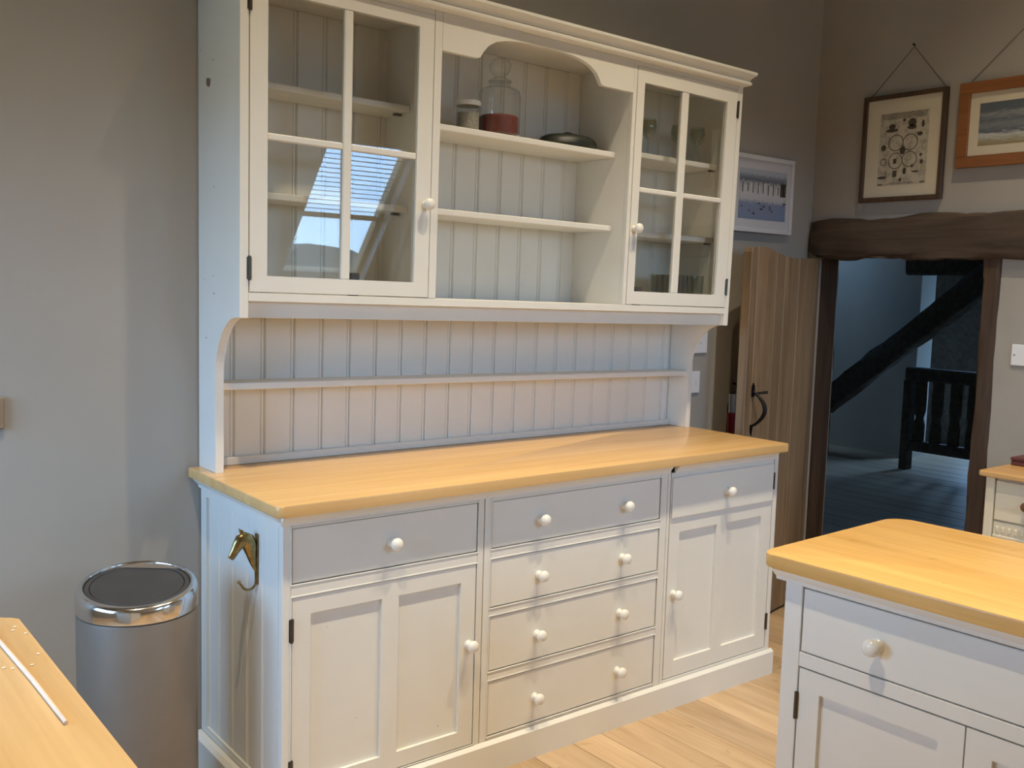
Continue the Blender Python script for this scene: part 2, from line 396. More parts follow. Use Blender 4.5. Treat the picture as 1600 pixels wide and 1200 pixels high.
def roof_window(n, a, b, blind_to=None):
    s0, s1 = s_of_z(zb), s_of_z(zt)
    def P(u, s, d): v = SO + sd*s + sn*d; return (u, v.y, v.z)
    def slab(bm, u0, u1, s_0, s_1, d0, d1):
        q = [bm.verts.new(P(u, s, d)) for d in (d0, d1) for (u, s) in ((u0, s_0), (u1, s_0), (u1, s_1), (u0, s_1))]
        for f in ((0, 3, 2, 1), (4, 5, 6, 7), (0, 1, 5, 4), (1, 2, 6, 5), (2, 3, 7, 6), (3, 0, 4, 7)): bm.faces.new([q[k] for k in f])
    root = struct_empty('window_%d' % n, 'pine framed roof window in the sloping ceiling', P((a+b)/2, s0, 0))
    bm = B(); wd = 0.04
    slab(bm, a, a+wd, s0, s1, 0.07, 0.13); slab(bm, b-wd, b, s0, s1, 0.07, 0.13); slab(bm, a+wd, b-wd, s0, s0+wd, 0.07, 0.13); slab(bm, a+wd, b-wd, s1-wd, s1, 0.07, 0.13)
    obj('frame', bm, 'pine_win', root, False)
    bm = B(); slab(bm, a+wd, b-wd, s0+wd, s1-wd, 0.10, 0.104); obj('pane', bm, 'skyglass', root, False)
    if blind_to is not None:
        sb = s_of_z(blind_to)
        bm = B(); k = 0; s = sb+0.03
        while s < s1-wd-0.02:                    # open level slats of the half-lowered blind
            c0 = SO + sd*s + sn*0.05
            box(bm, a+0.02, b-0.02, c0.y-0.013, c0.y+0.013, c0.z-0.0016, c0.z+0.0016); s += 0.036
        sl_ = obj('blind_slats', bm, 'blind', root, False); sl_['kind'] = 'stuff'
        bm = B(); slab(bm, a+0.01, b-0.01, sb, sb+0.028, 0.04, 0.062); obj('blind_bar', bm, 'pine_win', root, False)
    c = SO + sd*((s0+s1)/2) + sn*0.16
    portal('roof_window_%d_offscreen' % n, ((a+b)/2, c.y, c.z), -sn, b-a, (s1-s0), (1, 0, 0))
roof_window(1, *SKYL[0], blind_to=1.885)
roof_window(2, *SKYL[1])  # unseen second window, added here to bring daylight onto the dresser front
def side_window(n, label, xw, sgn, y0, y1, z0, z1):
    """casement in an end wall; sgn points out of the room"""
    X = lambda d: xw+sgn*d
    wr_ = struct_empty('window_%d' % n, label, (X(0.1), (y0+y1)/2, z0)); ym = (y0+y1)/2
    bm = B()
    for a, b, c, d in ((y0, y0+0.06, z0, z1), (y1-0.06, y1, z0, z1), (y0+0.06, y1-0.06, z0, z0+0.06), (y0+0.06, y1-0.06, z1-0.06, z1), (ym-0.03, ym+0.03, z0+0.06, z1-0.06)): box(bm, X(0.07), X(0.13), a, b, c, d)
    obj('frame', bm, 'whiteframe', wr_, False)
    for a, b in ((y0+0.06, ym-0.03), (ym+0.03, y1-0.06)): obj('pane', box(B(), X(0.098), X(0.102), a, b, z0+0.06, z1-0.06), 'skyglass', wr_, False)
    portal('window_left_offscreen', (X(0.22), ym, (z0+z1)/2), (-sgn, 0, 0), y1-y0, z1-z0, (0, 1, 0))
side_window(3, 'white casement window in the left wall', WL, -1, max(LW[0], YF+0.02), LW[1], LW[2], LW[3])

# floor: sub-floor and single boards running towards the dresser
fl = struct('floor', box(B(), WL, WR+0.17, YK, WB, -0.12, -0.025), 'gap')
x = WL+0.01; bi = 0; edges = []
anchors = [0.895, 1.059, 1.187, 1.36, 1.50, 1.665, 1.80, 1.965, 2.11, 2.27]
xs = [0.895]
while xs[0] > WL+0.14: xs.insert(0, xs[0]-random.choice((0.128, 0.14, 0.155, 0.165)))
xs += anchors[1:]
while xs[-1] < WR+0.03: xs.append(xs[-1]+random.choice((0.128, 0.14, 0.155, 0.165)))
xs[0] = WL+0.005; xs[-1] = WR+0.165
for a, b in zip(xs, xs[1:]):
    cut = random.uniform(-3.0, -1.6)
    for (p, q) in ((YK+0.002, cut), (cut, WB-0.003)):
        obj('plank', box(B(), a+0.0012, b-0.0012, p+0.001, q-0.001, -0.024, 0.0, 0.0015), 'floor', fl, False)

# lintel beam and door posts of the doorway (old dark oak)
def rough_beam(p0, p1, w, h, n=26, amp=0.012, seed=1, mat='beam', name='trim_1', rnd=0.25):
    rr = random.Random(seed); p0, p1 = Vector(p0), Vector(p1); d = (p1-p0).normalized()
    upv = Vector((0, 0, 1)) if abs(d.z) < 0.9 else Vector((1, 0, 0))
    s = d.cross(upv).normalized(); u = s.cross(d).normalized(); bm = B(); rings = []
    ph = [rr.uniform(0, 6.28) for _ in range(8)]; K = 14
    for i in range(n+1):
        t = i/n; c = p0.lerp(p1, t); ring = []
        endt = min(1.0, 0.80+0.20*min(1, i/1.5, (n-i)/1.5)) if rnd else 1.0
        for k in range(K):
            a = 2*math.pi*k/K; ca, sa = math.cos(a), math.sin(a)
            e = 0.30
            px = math.copysign(abs(ca)**e, ca)*w/2; pz = math.copysign(abs(sa)**e, sa)*h/2
            wob = amp*(math.sin(t*9+ph[k % 8])*0.5+math.sin(t*23+ph[(k+3) % 8])*0.35+rr.uniform(-0.4, 0.4))
            ring.append(bm.verts.new(c + s*(px*endt+wob*ca) + u*(pz*endt+wob*sa*1.3)))
        rings.append(ring)
    for a, b in zip(rings, rings[1:]):
        for k in range(K): bm.faces.new((a[k], a[(k+1) % K], b[(k+1) % K], b[k]))
    bm.faces.new(list(reversed(rings[0]))); bm.faces.new(rings[-1]); bmesh.ops.recalc_face_normals(bm, faces=bm.faces)
    return bm
struct('trim_1', rough_beam((3.075, 0.612, 1.748), (3.075, -1.05, 1.745), 0.20, 0.185, 40, 0.010, 3), 'beam', 'rough dark oak lintel beam over the low doorway', True)
struct('trim_2', rough_beam((3.10, -0.262, 0.0), (3.10, -0.262, 1.655), 0.075, 0.19, 20, 0.006, 5, rnd=0), 'beam_z', 'dark timber post at the right side of the doorway', True)
struct('trim_3', box(B(), 3.05, 3.17, 0.565, 0.60, 0.0, 1.655), 'beam_z', 'dark timber hinge post of the doorway')

# ------------------------------------------------------------------ plank door, standing open against the back wall
hx, hy = 3.015, 0.558; fx, fy = 2.315, 0.409
ang = math.atan2(hy-fy, hx-fx); L = math.hypot(hx-fx, hy-fy)
dr = struct_empty('door_1', 'tall oak plank door with a wavy top standing open beside the dresser', (fx, fy, 0), ang)
cuts = [0.0, 0.062, 0.245, 0.335, 0.485, L-0.003]
def door_top(t): return 1.652 + 0.030*math.exp(-((t-0.10)/0.16)**2) - 0.006*math.exp(-((t-0.42)/0.10)**2)
for k, (a, b) in enumerate(zip(cuts, cuts[1:])):
    N = 6; pts = [(a+0.0015, 0.012), (b-0.0015, 0.012)]
    for i in range(N+1):
        t = b-0.0015-(b-a-0.003)*i/N
        z = door_top(t)-(0.016 if (k == 0 and i == N) else 0)
        pts.append((t, z))
    bm = B(); prism(bm, pts, 0.0 + 0.001*(k % 2), 0.042, 1, 0.003)
    obj('plank', bm, 'oak', dr, False, local=True)
# ledges on the back
for z in (0.3, 1.35): obj('ledge', box(B(), 0.05, L-0.06, 0.043, 0.07, z-0.07, z+0.07, 0.003), 'oak', dr, False, local=True)
# thumb latch
bm = B()
tube(bm, [(0.071, -0.003+(-0.058)*math.sin(math.pi*i/16)**0.8, 1.062-0.150*i/16) for i in range(17)], [0.0055+0.0035*math.sin(math.pi*i/16) for i in range(17)], 10)
prism(bm, [(0.058, 1.040), (0.084, 1.040), (0.082, 1.085), (0.071, 1.10), (0.060, 1.085)], -0.005, 0.0, 1)
prism(bm, [(0.060, 0.918), (0.080, 0.918), (0.078, 0.890), (0.070, 0.872), (0.062, 0.890)], -0.005, 0.0, 1)
tube(bm, [(0.070, -0.004, 1.055), (0.078, -0.03, 1.058), (0.10, -0.055, 1.062)], [0.004, 0.005, 0.007], 8)
obj('latch_handle', bm, 'iron', dr, True, local=True)
# strap hinges at the hinge side
for z in (0.32, 1.33):
    obj('hinge', box(B(), L-0.26, L-0.004, -0.004, 0.0, z-0.016, z+0.016, 0.001), 'iron', dr, False, local=True) if False else None

# ------------------------------------------------------------------ the landing seen through the doorway
LX0, LX1, LY0, LY1, LZ = WR+0.17, 7.6, -1.15, 5.2, 2.75
fl2 = struct('floor', box(B(), LX0, 8.6, LY0, LY1, -0.12, -0.03), 'gap', 'dark grey boarded landing floor beyond the doorway')
xx = LX0+0.004
while xx < 8.55:
    wv = random.choice((0.19, 0.21, 0.235)); obj('plank', box(B(), xx, min(xx+wv-0.004, 8.6), LY0+0.002, LY1-0.002, -0.028, 0.0, 0.003), 'floor_d', fl2, False); xx += wv
struct('wall_far', holed(B(), (7.5, 2.56, 0), (0, 1, 0), (0, 0, 1), (1, 0, 0), 0, LY1-2.56, 0, LZ, [], 0.25), 'white_wall', 'white plaster wall at the far end of the landing')
struct('wall_landing_back', holed(B(), (LX0, LY1, 0), (1, 0, 0), (0, 0, 1), (0, 1, 0), 0, 8.6-LX0, 0, LZ, [], 0.15), 'white_wall')
struct('wall_landing_front', holed(B(), (LX0, LY0, 0), (1, 0, 0), (0, 0, 1), (0, -1, 0), 0, 8.6-LX0, 0, LZ, [], 0.15), 'white_wall')
struct('wall_landing_near', holed(B(), (LX0, WB+0.15, 0), (0, 1, 0), (0, 0, 1), (-1, 0, 0), 0, LY1-WB-0.15, 0, LZ, [], 0.15), 'white_wall')
# dark boarded end wall with a small window round the corner
LWY = (1.35, 2.35)
struct('wall_landing_end', holed(B(), (8.6, LY0, 0), (0, 1, 0), (0, 0, 1), (1, 0, 0), 0, LY1-LY0, 0, LZ, [(2.05-LY0, 2.50-LY0, 0.25, 2.1)], 0.15), 'beam_x', 'dark timber boarded wall beyond the balustrade')
struct('ceiling', holed(B(), (LX0, LY0, LZ), (1, 0, 0), (0, 1, 0), (0, 0, 1), 0, 8.6-LX0, 0, LY1-LY0, [(3.4, 3.9, 4.5, 5.1)], 0.15), 'beam_x', 'dark boarded landing ceiling')
wl = struct_empty('window_4', 'tall narrow landing window', (8.68, 2.27, 0.25))
bm = B()
for a, b, c, d in ((2.05, 2.09, 0.25, 2.1), (2.46, 2.50, 0.25, 2.1), (2.09, 2.46, 0.25, 0.29), (2.09, 2.46, 2.06, 2.1)): box(bm, 8.66, 8.70, a, b, c, d)
obj('frame', bm, 'whiteframe', wl, False); obj('pane', box(B(), 8.678, 8.682, 2.09, 2.46, 0.29, 2.06), 'skyglass', wl, False)
portal('landing_window_offscreen', (8.77, 2.275, 1.17), (-1, 0, 0), 0.45, 1.85, (0, 1, 0))
wl = struct_empty('window_5', 'small roof light over the landing', (LX0+3.65, LY0+4.8, LZ))
bm = B(); ax, ay = LX0+3.4, LY0+4.5
for a, b, c, d in ((ax, ax+0.03, ay, ay+0.6), (ax+0.47, ax+0.5, ay, ay+0.6), (ax+0.03, ax+0.47, ay, ay+0.03), (ax+0.03, ax+0.47, ay+0.57, ay+0.6)): box(bm, a, b, c, d, LZ+0.06, LZ+0.1)
obj('frame', bm, 'pine_win', wl, False); obj('pane', box(B(), ax+0.03, ax+0.47, ay+0.03, ay+0.57, LZ+0.078, LZ+0.082), 'skyglass', wl, False)
portal('landing_roof_light_offscreen', (ax+0.25, ay+0.3, LZ+0.17), (0, 0, -1), 0.5, 0.6, (1, 0, 0))
struct('trim_4', rough_beam((6.95, 3.22, 0.0), (6.95, 3.22, LZ), 0.20, 0.17, 20, 0.012, 8, rnd=0), 'beam_z', 'black timber post on the landing', True)
struct('trim_5', rough_beam((6.95, 3.14, 0.47), (6.95, 1.62, 1.72), 0.15, 0.20, 20, 0.012, 9, rnd=0), 'beam_x', 'black diagonal timber brace on the landing', True)
struct('trim_6', rough_beam((7.05, 2.42, 1.83), (7.05, -0.9, 1.86), 0.18, 0.30, 20, 0.010, 10, rnd=0), 'beam_x', 'black timber tie beam on the landing', True)
# balustrade of heavy dark boards
bal = thing('balustrade', 'black timber balustrade with wide flat balusters on the landing', 'balustrade', (6.9, 1.95, 0))
obj('handrail', box(B(), 6.84, 6.96, 1.30, 2.29, 0.78, 0.89, 0.012), 'beam_x', bal, False)
obj('bottom_rail', box(B(), 6.86, 6.94, 1.30, 2.22, 0.17, 0.26, 0.008), 'beam_x', bal, False)
for yy in (2.16, 2.01, 1.85, 1.70, 1.54, 1.39):
    obj('baluster', prism(B(), [(yy-0.045, 0.261), (yy+0.045, 0.261), (yy+0.045, 0.40), (yy+0.028, 0.46), (yy+0.045, 0.52), (yy+0.045, 0.779), (yy-0.045, 0.779), (yy-0.045, 0.52), (yy-0.028, 0.46), (yy-0.045, 0.40)], 6.885, 6.915, 0), 'beam_x', bal, False)
obj('newel_post', box(B(), 6.85, 6.95, 2.23, 2.30, 0.0, 0.779, 0.005), 'beam_x', bal, False)
obj('newel_post', box(B(), 6.85, 6.95, 1.22, 1.295, 0.0, 0.95, 0.005), 'beam_x', bal, False)

# ------------------------------------------------------------------ outside: field, wooded hill, bare tree (seen mirrored in the cupboard glass)
g = struct('ground', box(B(), -120, 120, -200, 120, -3.4, -3.0), 'grassy', 'winter field outside')
bm = B(); n = 60; top = []
for i in range(n+1):
    xx = -100+200*i/n; top.append((xx, 5.0+1.4*math.sin(i*0.31)+1.2*math.sin(i*0.9+1)+random.uniform(-0.6, 0.6)))
prism(bm, [(-100, -3.0)] + [(100, -3.0)] + list(reversed(top)), -150, -120, 1)
struct('wooded_hill', bm, 'hill', 'distant blue grey wooded hill')
def bare_tree(px, py, h, seed):
    rr = random.Random(seed); bm = B()
    def br(p, d, l, r, dep):
        q = p + d*l; tube(bm, [p, p.lerp(q, 0.5)+Vector((rr.uniform(-.03, .03)*l, rr.uniform(-.03, .03)*l, 0)), q], [r, r*0.85, r*0.65], 5)
        if dep == 0: return
        for k in range(3):
            nd = (d + Vector((rr.uniform(-.75, .75), rr.uniform(-.75, .75), rr.uniform(-.1, .55)))).normalized(); br(q, nd, l*rr.uniform(.6, .8), r*0.6, dep-1)
    br(Vector((px, py, -3.0)), Vector((0, 0, 1)), h*0.42, h*0.02, 5)
    t = obj('bare_tree', bm, 'bark'); tag(t, 'leafless winter tree outside the roof window', 'tree')
bare_tree(8.0, -17.5, 5.2, 4)

# ================================================================== THE DRESSER BASE
BF = 0.053                                   # front face of the base
base = thing('dresser_cabinet', 'ivory painted dresser base cabinet with four centre drawers and two cupboards', 'cabinet', (1.06, 0.33, 0))
bX0, bX1 = 0.038, 2.089
# carcass: back, floor, dividers, right side
bm = B()
box(bm, bX0+0.02, bX1-0.02, 0.600, 0.618, 0.10, 0.885); box(bm, bX0+0.02, bX1-0.02, 0.085, 0.60, 0.088, 0.100)
for xx in (0.676, 0.690, 1.462, 1.478): box(bm, xx-0.006, xx+0.006, 0.080, 0.60, 0.10, 0.885)
box(bm, bX1-0.022, bX1, 0.080, 0.618, 0.0, 0.885)
obj('carcass', bm, 'base', base, False)
# plinth with a chamfered top
bm = B()
prism(bm, [(0.039, 0.0), (0.056, 0.0), (0.056, 0.0985), (0.050, 0.0985), (0.039, 0.089)], 0.0105, 2.1045, 0)
prism(bm, [(0.0105, 0.0), (0.037, 0.0), (0.037, 0.0985), (0.022, 0.0985), (0.0105, 0.089)], 0.0565, 0.620, 1)
prism(bm, [(2.1045, 0.0), (2.0895, 0.0), (2.0895, 0.0985), (2.094, 0.0985), (2.1045, 0.089)], 0.0565, 0.620, 1)
obj('plinth', bm, 'base', base, False)
# face frame
FD = 0.0245
def ff(name, x0, x1, z0, z1, par=base, bev=0.0012): return obj(name, box(B(), x0, x1, BF, BF+FD, z0, z1, bev), 'base', par, False)
ff('stile', bX0, 0.0615, 0.0990, 0.888); ff('stile', 0.6600, 0.6815, 0.0990, 0.888); ff('stile', 0.6845, 0.7085, 0.0990, 0.888)
ff('stile', 1.4395, 1.4715, 0.0990, 0.888); ff('stile', 1.4735, 1.4870, 0.0990, 0.888); ff('stile', 2.0660, bX1, 0.0990, 0.888)
ff('rail', 0.0620, 0.6595, 0.848, 0.888); ff('rail', 0.0620, 0.6595, 0.6645, 0.6965); ff('rail', 0.0620, 0.6595, 0.0990, 0.1025)
ff('rail', 0.7090, 1.4390, 0.8450, 0.888); ff('rail', 0.7090, 1.4390, 0.6675, 0.6975); ff('rail', 0.7090, 1.4390, 0.4905, 0.5150); ff('rail', 0.7090, 1.4390, 0.2875, 0.3160); ff('rail', 0.7090, 1.4390, 0.0990, 0.1105)
ff('rail', 1.4875, 2.0655, 0.0990, 0.1085)
# bead lip round the openings
def lip(x0, x1, z0, z1):
    bm = B(); r = 0.004
    box(bm, x0-r, x1+r, BF-0.0022, BF-0.0002, z1, z1+r, 0.0008); box(bm, x0-r, x0, BF-0.0022, BF-0.0002, z0, z1, 0.0008); box(bm, x1, x1+r, BF-0.0022, BF-0.0002, z0, z1, 0.0008); box(bm, x0-r, x1+r, BF-0.0022, BF-0.0002, z0-r, z0, 0.0008)
    obj('bead_moulding', bm, 'base', base, False)
# cornice-like moulding under the worktop (left and centre; the right piece moves with its door)
def under_mould(x0, x1, par, name='moulding', left=False):
    bm = B()
    prism(bm, [(BF-0.0005, 0.857), (BF-0.0005, 0.8895), (0.026, 0.8895), (0.028, 0.883), (0.036, 0.873), (0.043, 0.866), (0.045, 0.857)], x0, x1, 0)
    return obj(name, bm, 'base', par, False)
under_mould(0.030, 0.6825, base); under_mould(0.6835, 1.4720, base)
bm = B(); prism(bm, [(bX0-0.0005, 0.857), (bX0-0.0005, 0.8895), (0.012, 0.8895), (0.014, 0.883), (0.022, 0.873), (0.029, 0.866), (0.031, 0.857)], 0.045, 0.62, 1); obj('moulding', bm, 'base', base, False)
KN = [(0.0085, 0.0), (0.0085, 0.008), (0.007, 0.0125), (0.0105, 0.0165), (0.0165, 0.0205), (0.0185, 0.0265), (0.0170, 0.0325), (0.0120, 0.0370), (0.0055, 0.0390), (0.0, 0.0393)]
def knob(x, z, yface, par, mat='porc', warp=None):
    bm = B(); lathe(bm, [(0.0135, 0.0), (0.0135, 0.003)] + KN[1:], 20, (x, yface, z), 1, -1); return obj('knob', bm, mat, par, True, warp)
def drawer(x0, x1, z0, z1, knobs):
    lip(x0-0.0025, x1+0.0025, z0-0.0025, z1+0.0025)
    d = obj('drawer', box(B(), x0, x1, BF+0.001, BF+0.023, z0, z1, 0.0015), 'base', base, False)
    bm = B(); box(bm, x0+0.01, x1-0.01, BF+0.024, 0.55, z0+0.005, z0+0.012); obj('tray', bm, 'tanwood', d, False)
    for kx, kz in knobs: knob(kx, kz, BF+0.001, d)
drawer(0.0655, 0.6565, 0.7005, 0.8445, [(0.365, 0.768)])
drawer(0.7125, 1.4355, 0.7010, 0.8415, [(0.900, 0.768), (1.264, 0.768)])
drawer(0.7125, 1.4355, 0.5185, 0.6640, [(0.900, 0.590), (1.262, 0.590)])
drawer(0.7125, 1.4355, 0.3195, 0.4870, [(0.899, 0.399), (1.260, 0.400)])
drawer(0.7125, 1.4355, 0.1140, 0.2840, [(0.898, 0.194), (1.260, 0.198)])
def panel_door(x0, x1, z0, z1, pans, knobp, hinge_x, hzs, zr=None):
    """frame-and-panel door: the mesh is the frame with recessed panels as sub-parts"""
    bm = B(); y0, y1 = BF+0.001, BF+0.023
    xsl = sorted(p[0] for p in pans) + sorted(p[1] for p in pans)
    pz0, pz1 = pans[0][2], pans[0][3]
    holes = [(a-x0, b-x0, pz0-z0, pz1-z0) for a, b, _, _ in pans]
    holed(bm, (x0, y0, z0), (1, 0, 0), (0, 0, 1), (0, 1, 0), 0, x1-x0, 0, z1-z0, holes, y1-y0)
    d = obj('cupboard_door', bm, 'base', base, False)
    for a, b, c, e in pans: obj('panel', box(B(), a-0.0, b+0.0, y0+0.0105, y0+0.018, c, e), 'base', d, False)
    if knobp: knob(knobp[0], knobp[1], y0, d)
    for hz in hzs:
        bm = B(); lathe(bm, [(0.0045, hz-0.032), (0.0045, hz+0.032)], 10, (hinge_x, BF-0.002, 0), 2)
        box(bm, hinge_x-0.007, hinge_x+0.007, BF-0.0009, BF-0.0001, hz-0.03, hz+0.03); obj('hinge', bm, 'hinge', d, True)
    return d
lip(0.0635, 0.6580, 0.1045, 0.6625)
panel_door(0.0660, 0.6560, 0.1060, 0.6605, [(0.119, 0.336, 0.154, 0.612), (0.390, 0.603, 0.154, 0.612)], (0.634, 0.420), 0.0635, (0.575, 0.19))
rd = panel_door(1.4910, 2.0610, 0.1120, 0.8545, [(1.543, 1.744, 0.170, 0.640), (1.800, 2.003, 0.170, 0.640)], (1.524, 0.419), 2.0635, (0.770, 0.215))
bm = B(); box(bm, 1.4955, 2.0565, BF-0.006, BF+0.0005, 0.694, 0.838, 0.002); ddf = obj('drawer_front', bm, 'base', rd, False)
bm = B(); lathe(bm, [(0.0135, 0.0), (0.0135, 0.003)] + KN[1:], 20, (1.783, BF-0.006, 0.763), 1, -1); obj('knob', bm, 'porc', rd, True)
under_mould(1.5020, 2.0600, rd)
# left side: frame and tongue-and-groove boards
ob = obj('side_frame', holed(B(), (bX0, 0.0785, 0.0990), (0, 1, 0), (0, 0, 1), (1, 0, 0), 0, 0.625-0.0785-0.006, 0, 0.789, [(0.0085, 0.499, 0.022, 0.735)], 0.018), 'base', base, False)
ys = [0.088, 0.190, 0.291, 0.393, 0.494, 0.5765]
for a, b in zip(ys, ys[1:]):
    pr = [(bX0+0.016, a+0.0005), (bX0+0.011, a+0.0005), (bX0+0.006, a+0.005), (bX0+0.006, b-0.012), (bX0+0.0085, b-0.0105), (bX0+0.006, b-0.009), (bX0+0.006, b-0.005), (bX0+0.011, b-0.0005), (bX0+0.016, b-0.0005)]
    obj('side_board', prism(B(), pr, 0.1215, 0.8335, 2), 'base', base, False)

# ================================================================== WORKTOP OF THE DRESSER
wt = B(); prism(wt, rrect(0.0, 2.082, 0.0, 0.620, 0.018, 0.014, 0.02, 0.0, 6), 0.8900, 0.9200, 2, 0.004, 2)
tag(obj('dresser_worktop', wt, 'beech'), 'long honey beech worktop lying on the dresser base', 'worktop')

# ================================================================== THE GLAZED UPPER DRESSER
HF = 0.318; ZW = 0.9203
def warp(c):
    s = min(1.0, max(0.0, (c.z-ZW)/0.25))
    return Vector((c.x+0.0125*c.x*max(0.0, c.z-1.37), c.y, c.z-0.0125*c.x*s))
hu = thing('dresser_rack', 'tall cream painted plate rack with two glazed cupboards and open shelves', 'dresser', (1.05, 0.47, ZW))
def H(name, bm, mat='cream', par=hu, smooth=False): return obj(name, bm, mat, par, smooth, warp)
side = [(0.620, ZW), (0.620, 2.311), (HF, 2.311), (HF, 1.378), (0.352, 1.378), (0.375, 1.374), (0.398, 1.364), (0.425, 1.347), (0.447, 1.325), (0.466, 1.300), (0.480, 1.272), (0.488, 1.245), (0.491, 1.225), (0.491, ZW)]
HX0, HX1 = 0.033, 2.068
H('side_panel', prism(B(), side, HX0, 0.0580, 0, 0.0012)); H('side_panel', prism(B(), side, 2.0445, HX1, 0, 0.0012))
# tongue-and-groove back boards
gx = [0.0585] + [0.133+0.0985*k for k in range(20)] + [2.0440]
for a, b in zip(gx, gx[1:]):
    w_ = b-a; yb, yf = 0.614, 0.601
    if w_ < 0.03: pr = [(a+0.0004, yb), (a+0.0004, yf), (b-0.0004, yf), (b-0.0004, yb)]
    else: pr = [(a+0.0004, yb), (a+0.0004, yf+0.0055), (a+0.0045, yf), (b-0.0140, yf), (b-0.0120, yf+0.003), (b-0.0100, yf), (b-0.0045, yf), (b-0.0004, yf+0.0055), (b-0.0004, yb)]
    bm = B(); prism(bm, pr, ZW, 2.300, 2); H('back_board', bm, 'board')
# horizontal members
H('bottom_board', box(B(), 0.0585, 2.0440, HF+0.001, 0.600, 1.4235, 1.4475, 0.0012))
H('fascia', box(B(), 0.0585, 2.0440, 0.348, 0.366, 1.378, 1.4230, 0.001))
H('underside_board', box(B(), 0.0585, 2.0440, 0.3665, 0.600, 1.378, 1.388))
H('top_board', box(B(), 0.0585, 2.0440, HF+0.02, 0.600, 2.3005, 2.3105))
H('top_rail', box(B(), 0.0585, 0.6395, HF+0.002, HF+0.019, 2.2965, 2.3105)); H('top_rail', box(B(), 1.4945, 2.0440, HF+0.002, HF+0.019, 2.2965, 2.3105))
H('plate_shelf', box(B(), 0.0585, 2.0440, 0.499, 0.600, 1.161, 1.1815, 0.002)); H('batten', box(B(), 0.0585, 2.0440, 0.584, 0.600, ZW, 0.945, 0.003))
H('partition', box(B(), 0.6430, 0.6660, 0.337, 0.600, 1.4480, 2.3000)); H('partition', box(B(), 1.4775, 1.4935, 0.337, 0.600, 1.4480, 2.3000))
H('stile', box(B(), 0.6410, 0.6680, HF, 0.3365, 1.4480, 2.3105, 0.0012)); H('stile', box(B(), 1.4765, 1.4930, HF, 0.3365, 1.4480, 2.3105, 0.0012))
# shelves
for (x0, x1, yf, zs) in ((0.6665, 1.4770, 0.393, (1.9760, 1.7120)), (0.0585, 0.6425, 0.452, (2.0260, 1.7150)), (1.4940, 2.0440, 0.400, (1.9930, 1.7040))):
    for z in zs: H('shelf', box(B(), x0, x1, yf, 0.600, z, z+0.020, 0.0025))
for (x, y, z) in ((0.625, 0.50, 2.018), (0.625, 0.50, 1.707), (2.030, 0.42, 1.986), (2.030, 0.42, 1.697), (1.505, 0.42, 1.697)):
    H('shelf_peg', box(B(), x-0.012, x+0.012, y-0.008, y+0.008, z, z+0.0075, 0.001), 'hinge')
# arched valance
va = [(0.6685, 2.3105), (0.6685, 2.199), (0.790, 2.199), (0.805, 2.200), (0.812, 2.206), (0.822, 2.222), (0.840, 2.243), (0.868, 2.260), (0.905, 2.271), (0.955, 2.277), (1.015, 2.280), (1.070, 2.281), (1.125, 2.280), (1.185, 2.276), (1.235, 2.268), (1.272, 2.255), (1.298, 2.238), (1.312, 2.220), (1.320, 2.206), (1.328, 2.200), (1.342, 2.199), (1.4760, 2.199), (1.4760, 2.3105)]
bm = B(); up_ = [v for v in va]
# build as quads from arch to top edge so the concave outline fills cleanly
lowp = va[1:-1]; yv0, yv1 = HF+0.0005, HF+0.0185
rows = []
for (x, z) in lowp: rows.append([bm.verts.new((x, yv0, z)), bm.verts.new((x, yv0, 2.3105)), bm.verts.new((x, yv1, z)), bm.verts.new((x, yv1, 2.3105))])
for a, b in zip(rows, rows[1:]):
    bm.faces.new((a[0], b[0], b[1], a[1])); bm.faces.new((a[2], a[3], b[3], b[2])); bm.faces.new((a[0], a[2], b[2], b[0])); bm.faces.new((a[1], b[1], b[3], a[3]))
bm.faces.new((rows[0][0], rows[0][1], rows[0][3], rows[0][2])); bm.faces.new((rows[-1][0], rows[-1][2], rows[-1][3], rows[-1][1]))
H('arched_valance', bm)
# cornice: moulded profile swept round front and both sides
prof = [(0.0, 2.311), (0.004, 2.311), (0.014, 2.3145), (0.022, 2.318), (0.023, 2.3255), (0.018, 2.330), (0.017, 2.334), (0.021, 2.342), (0.029, 2.350), (0.0345, 2.354), (0.036, 2.357), (0.036, 2.366), (0.0, 2.366)]
bm = B(); ringsC = []
for (q, z) in prof:
    ringsC.append([bm.verts.new(p) for p in ((HX0-q, 0.620, z), (HX0-q, HF-q, z), (HX1+q, HF-q, z), (HX1+q, 0.620, z))])
for a, b in zip(ringsC, ringsC[1:]):
    for k in range(3): bm.faces.new((a[k], a[k+1], b[k+1], b[k]))
bm.faces.new(ringsC[-1]); bm.faces.new(list(reversed(ringsC[0])))
bm.faces.new([r[0] for r in ringsC]); bm.faces.new([r[3] for r in reversed(ringsC)])
bmesh.ops.recalc_face_normals(bm, faces=bm.faces); H('cornice', bm)
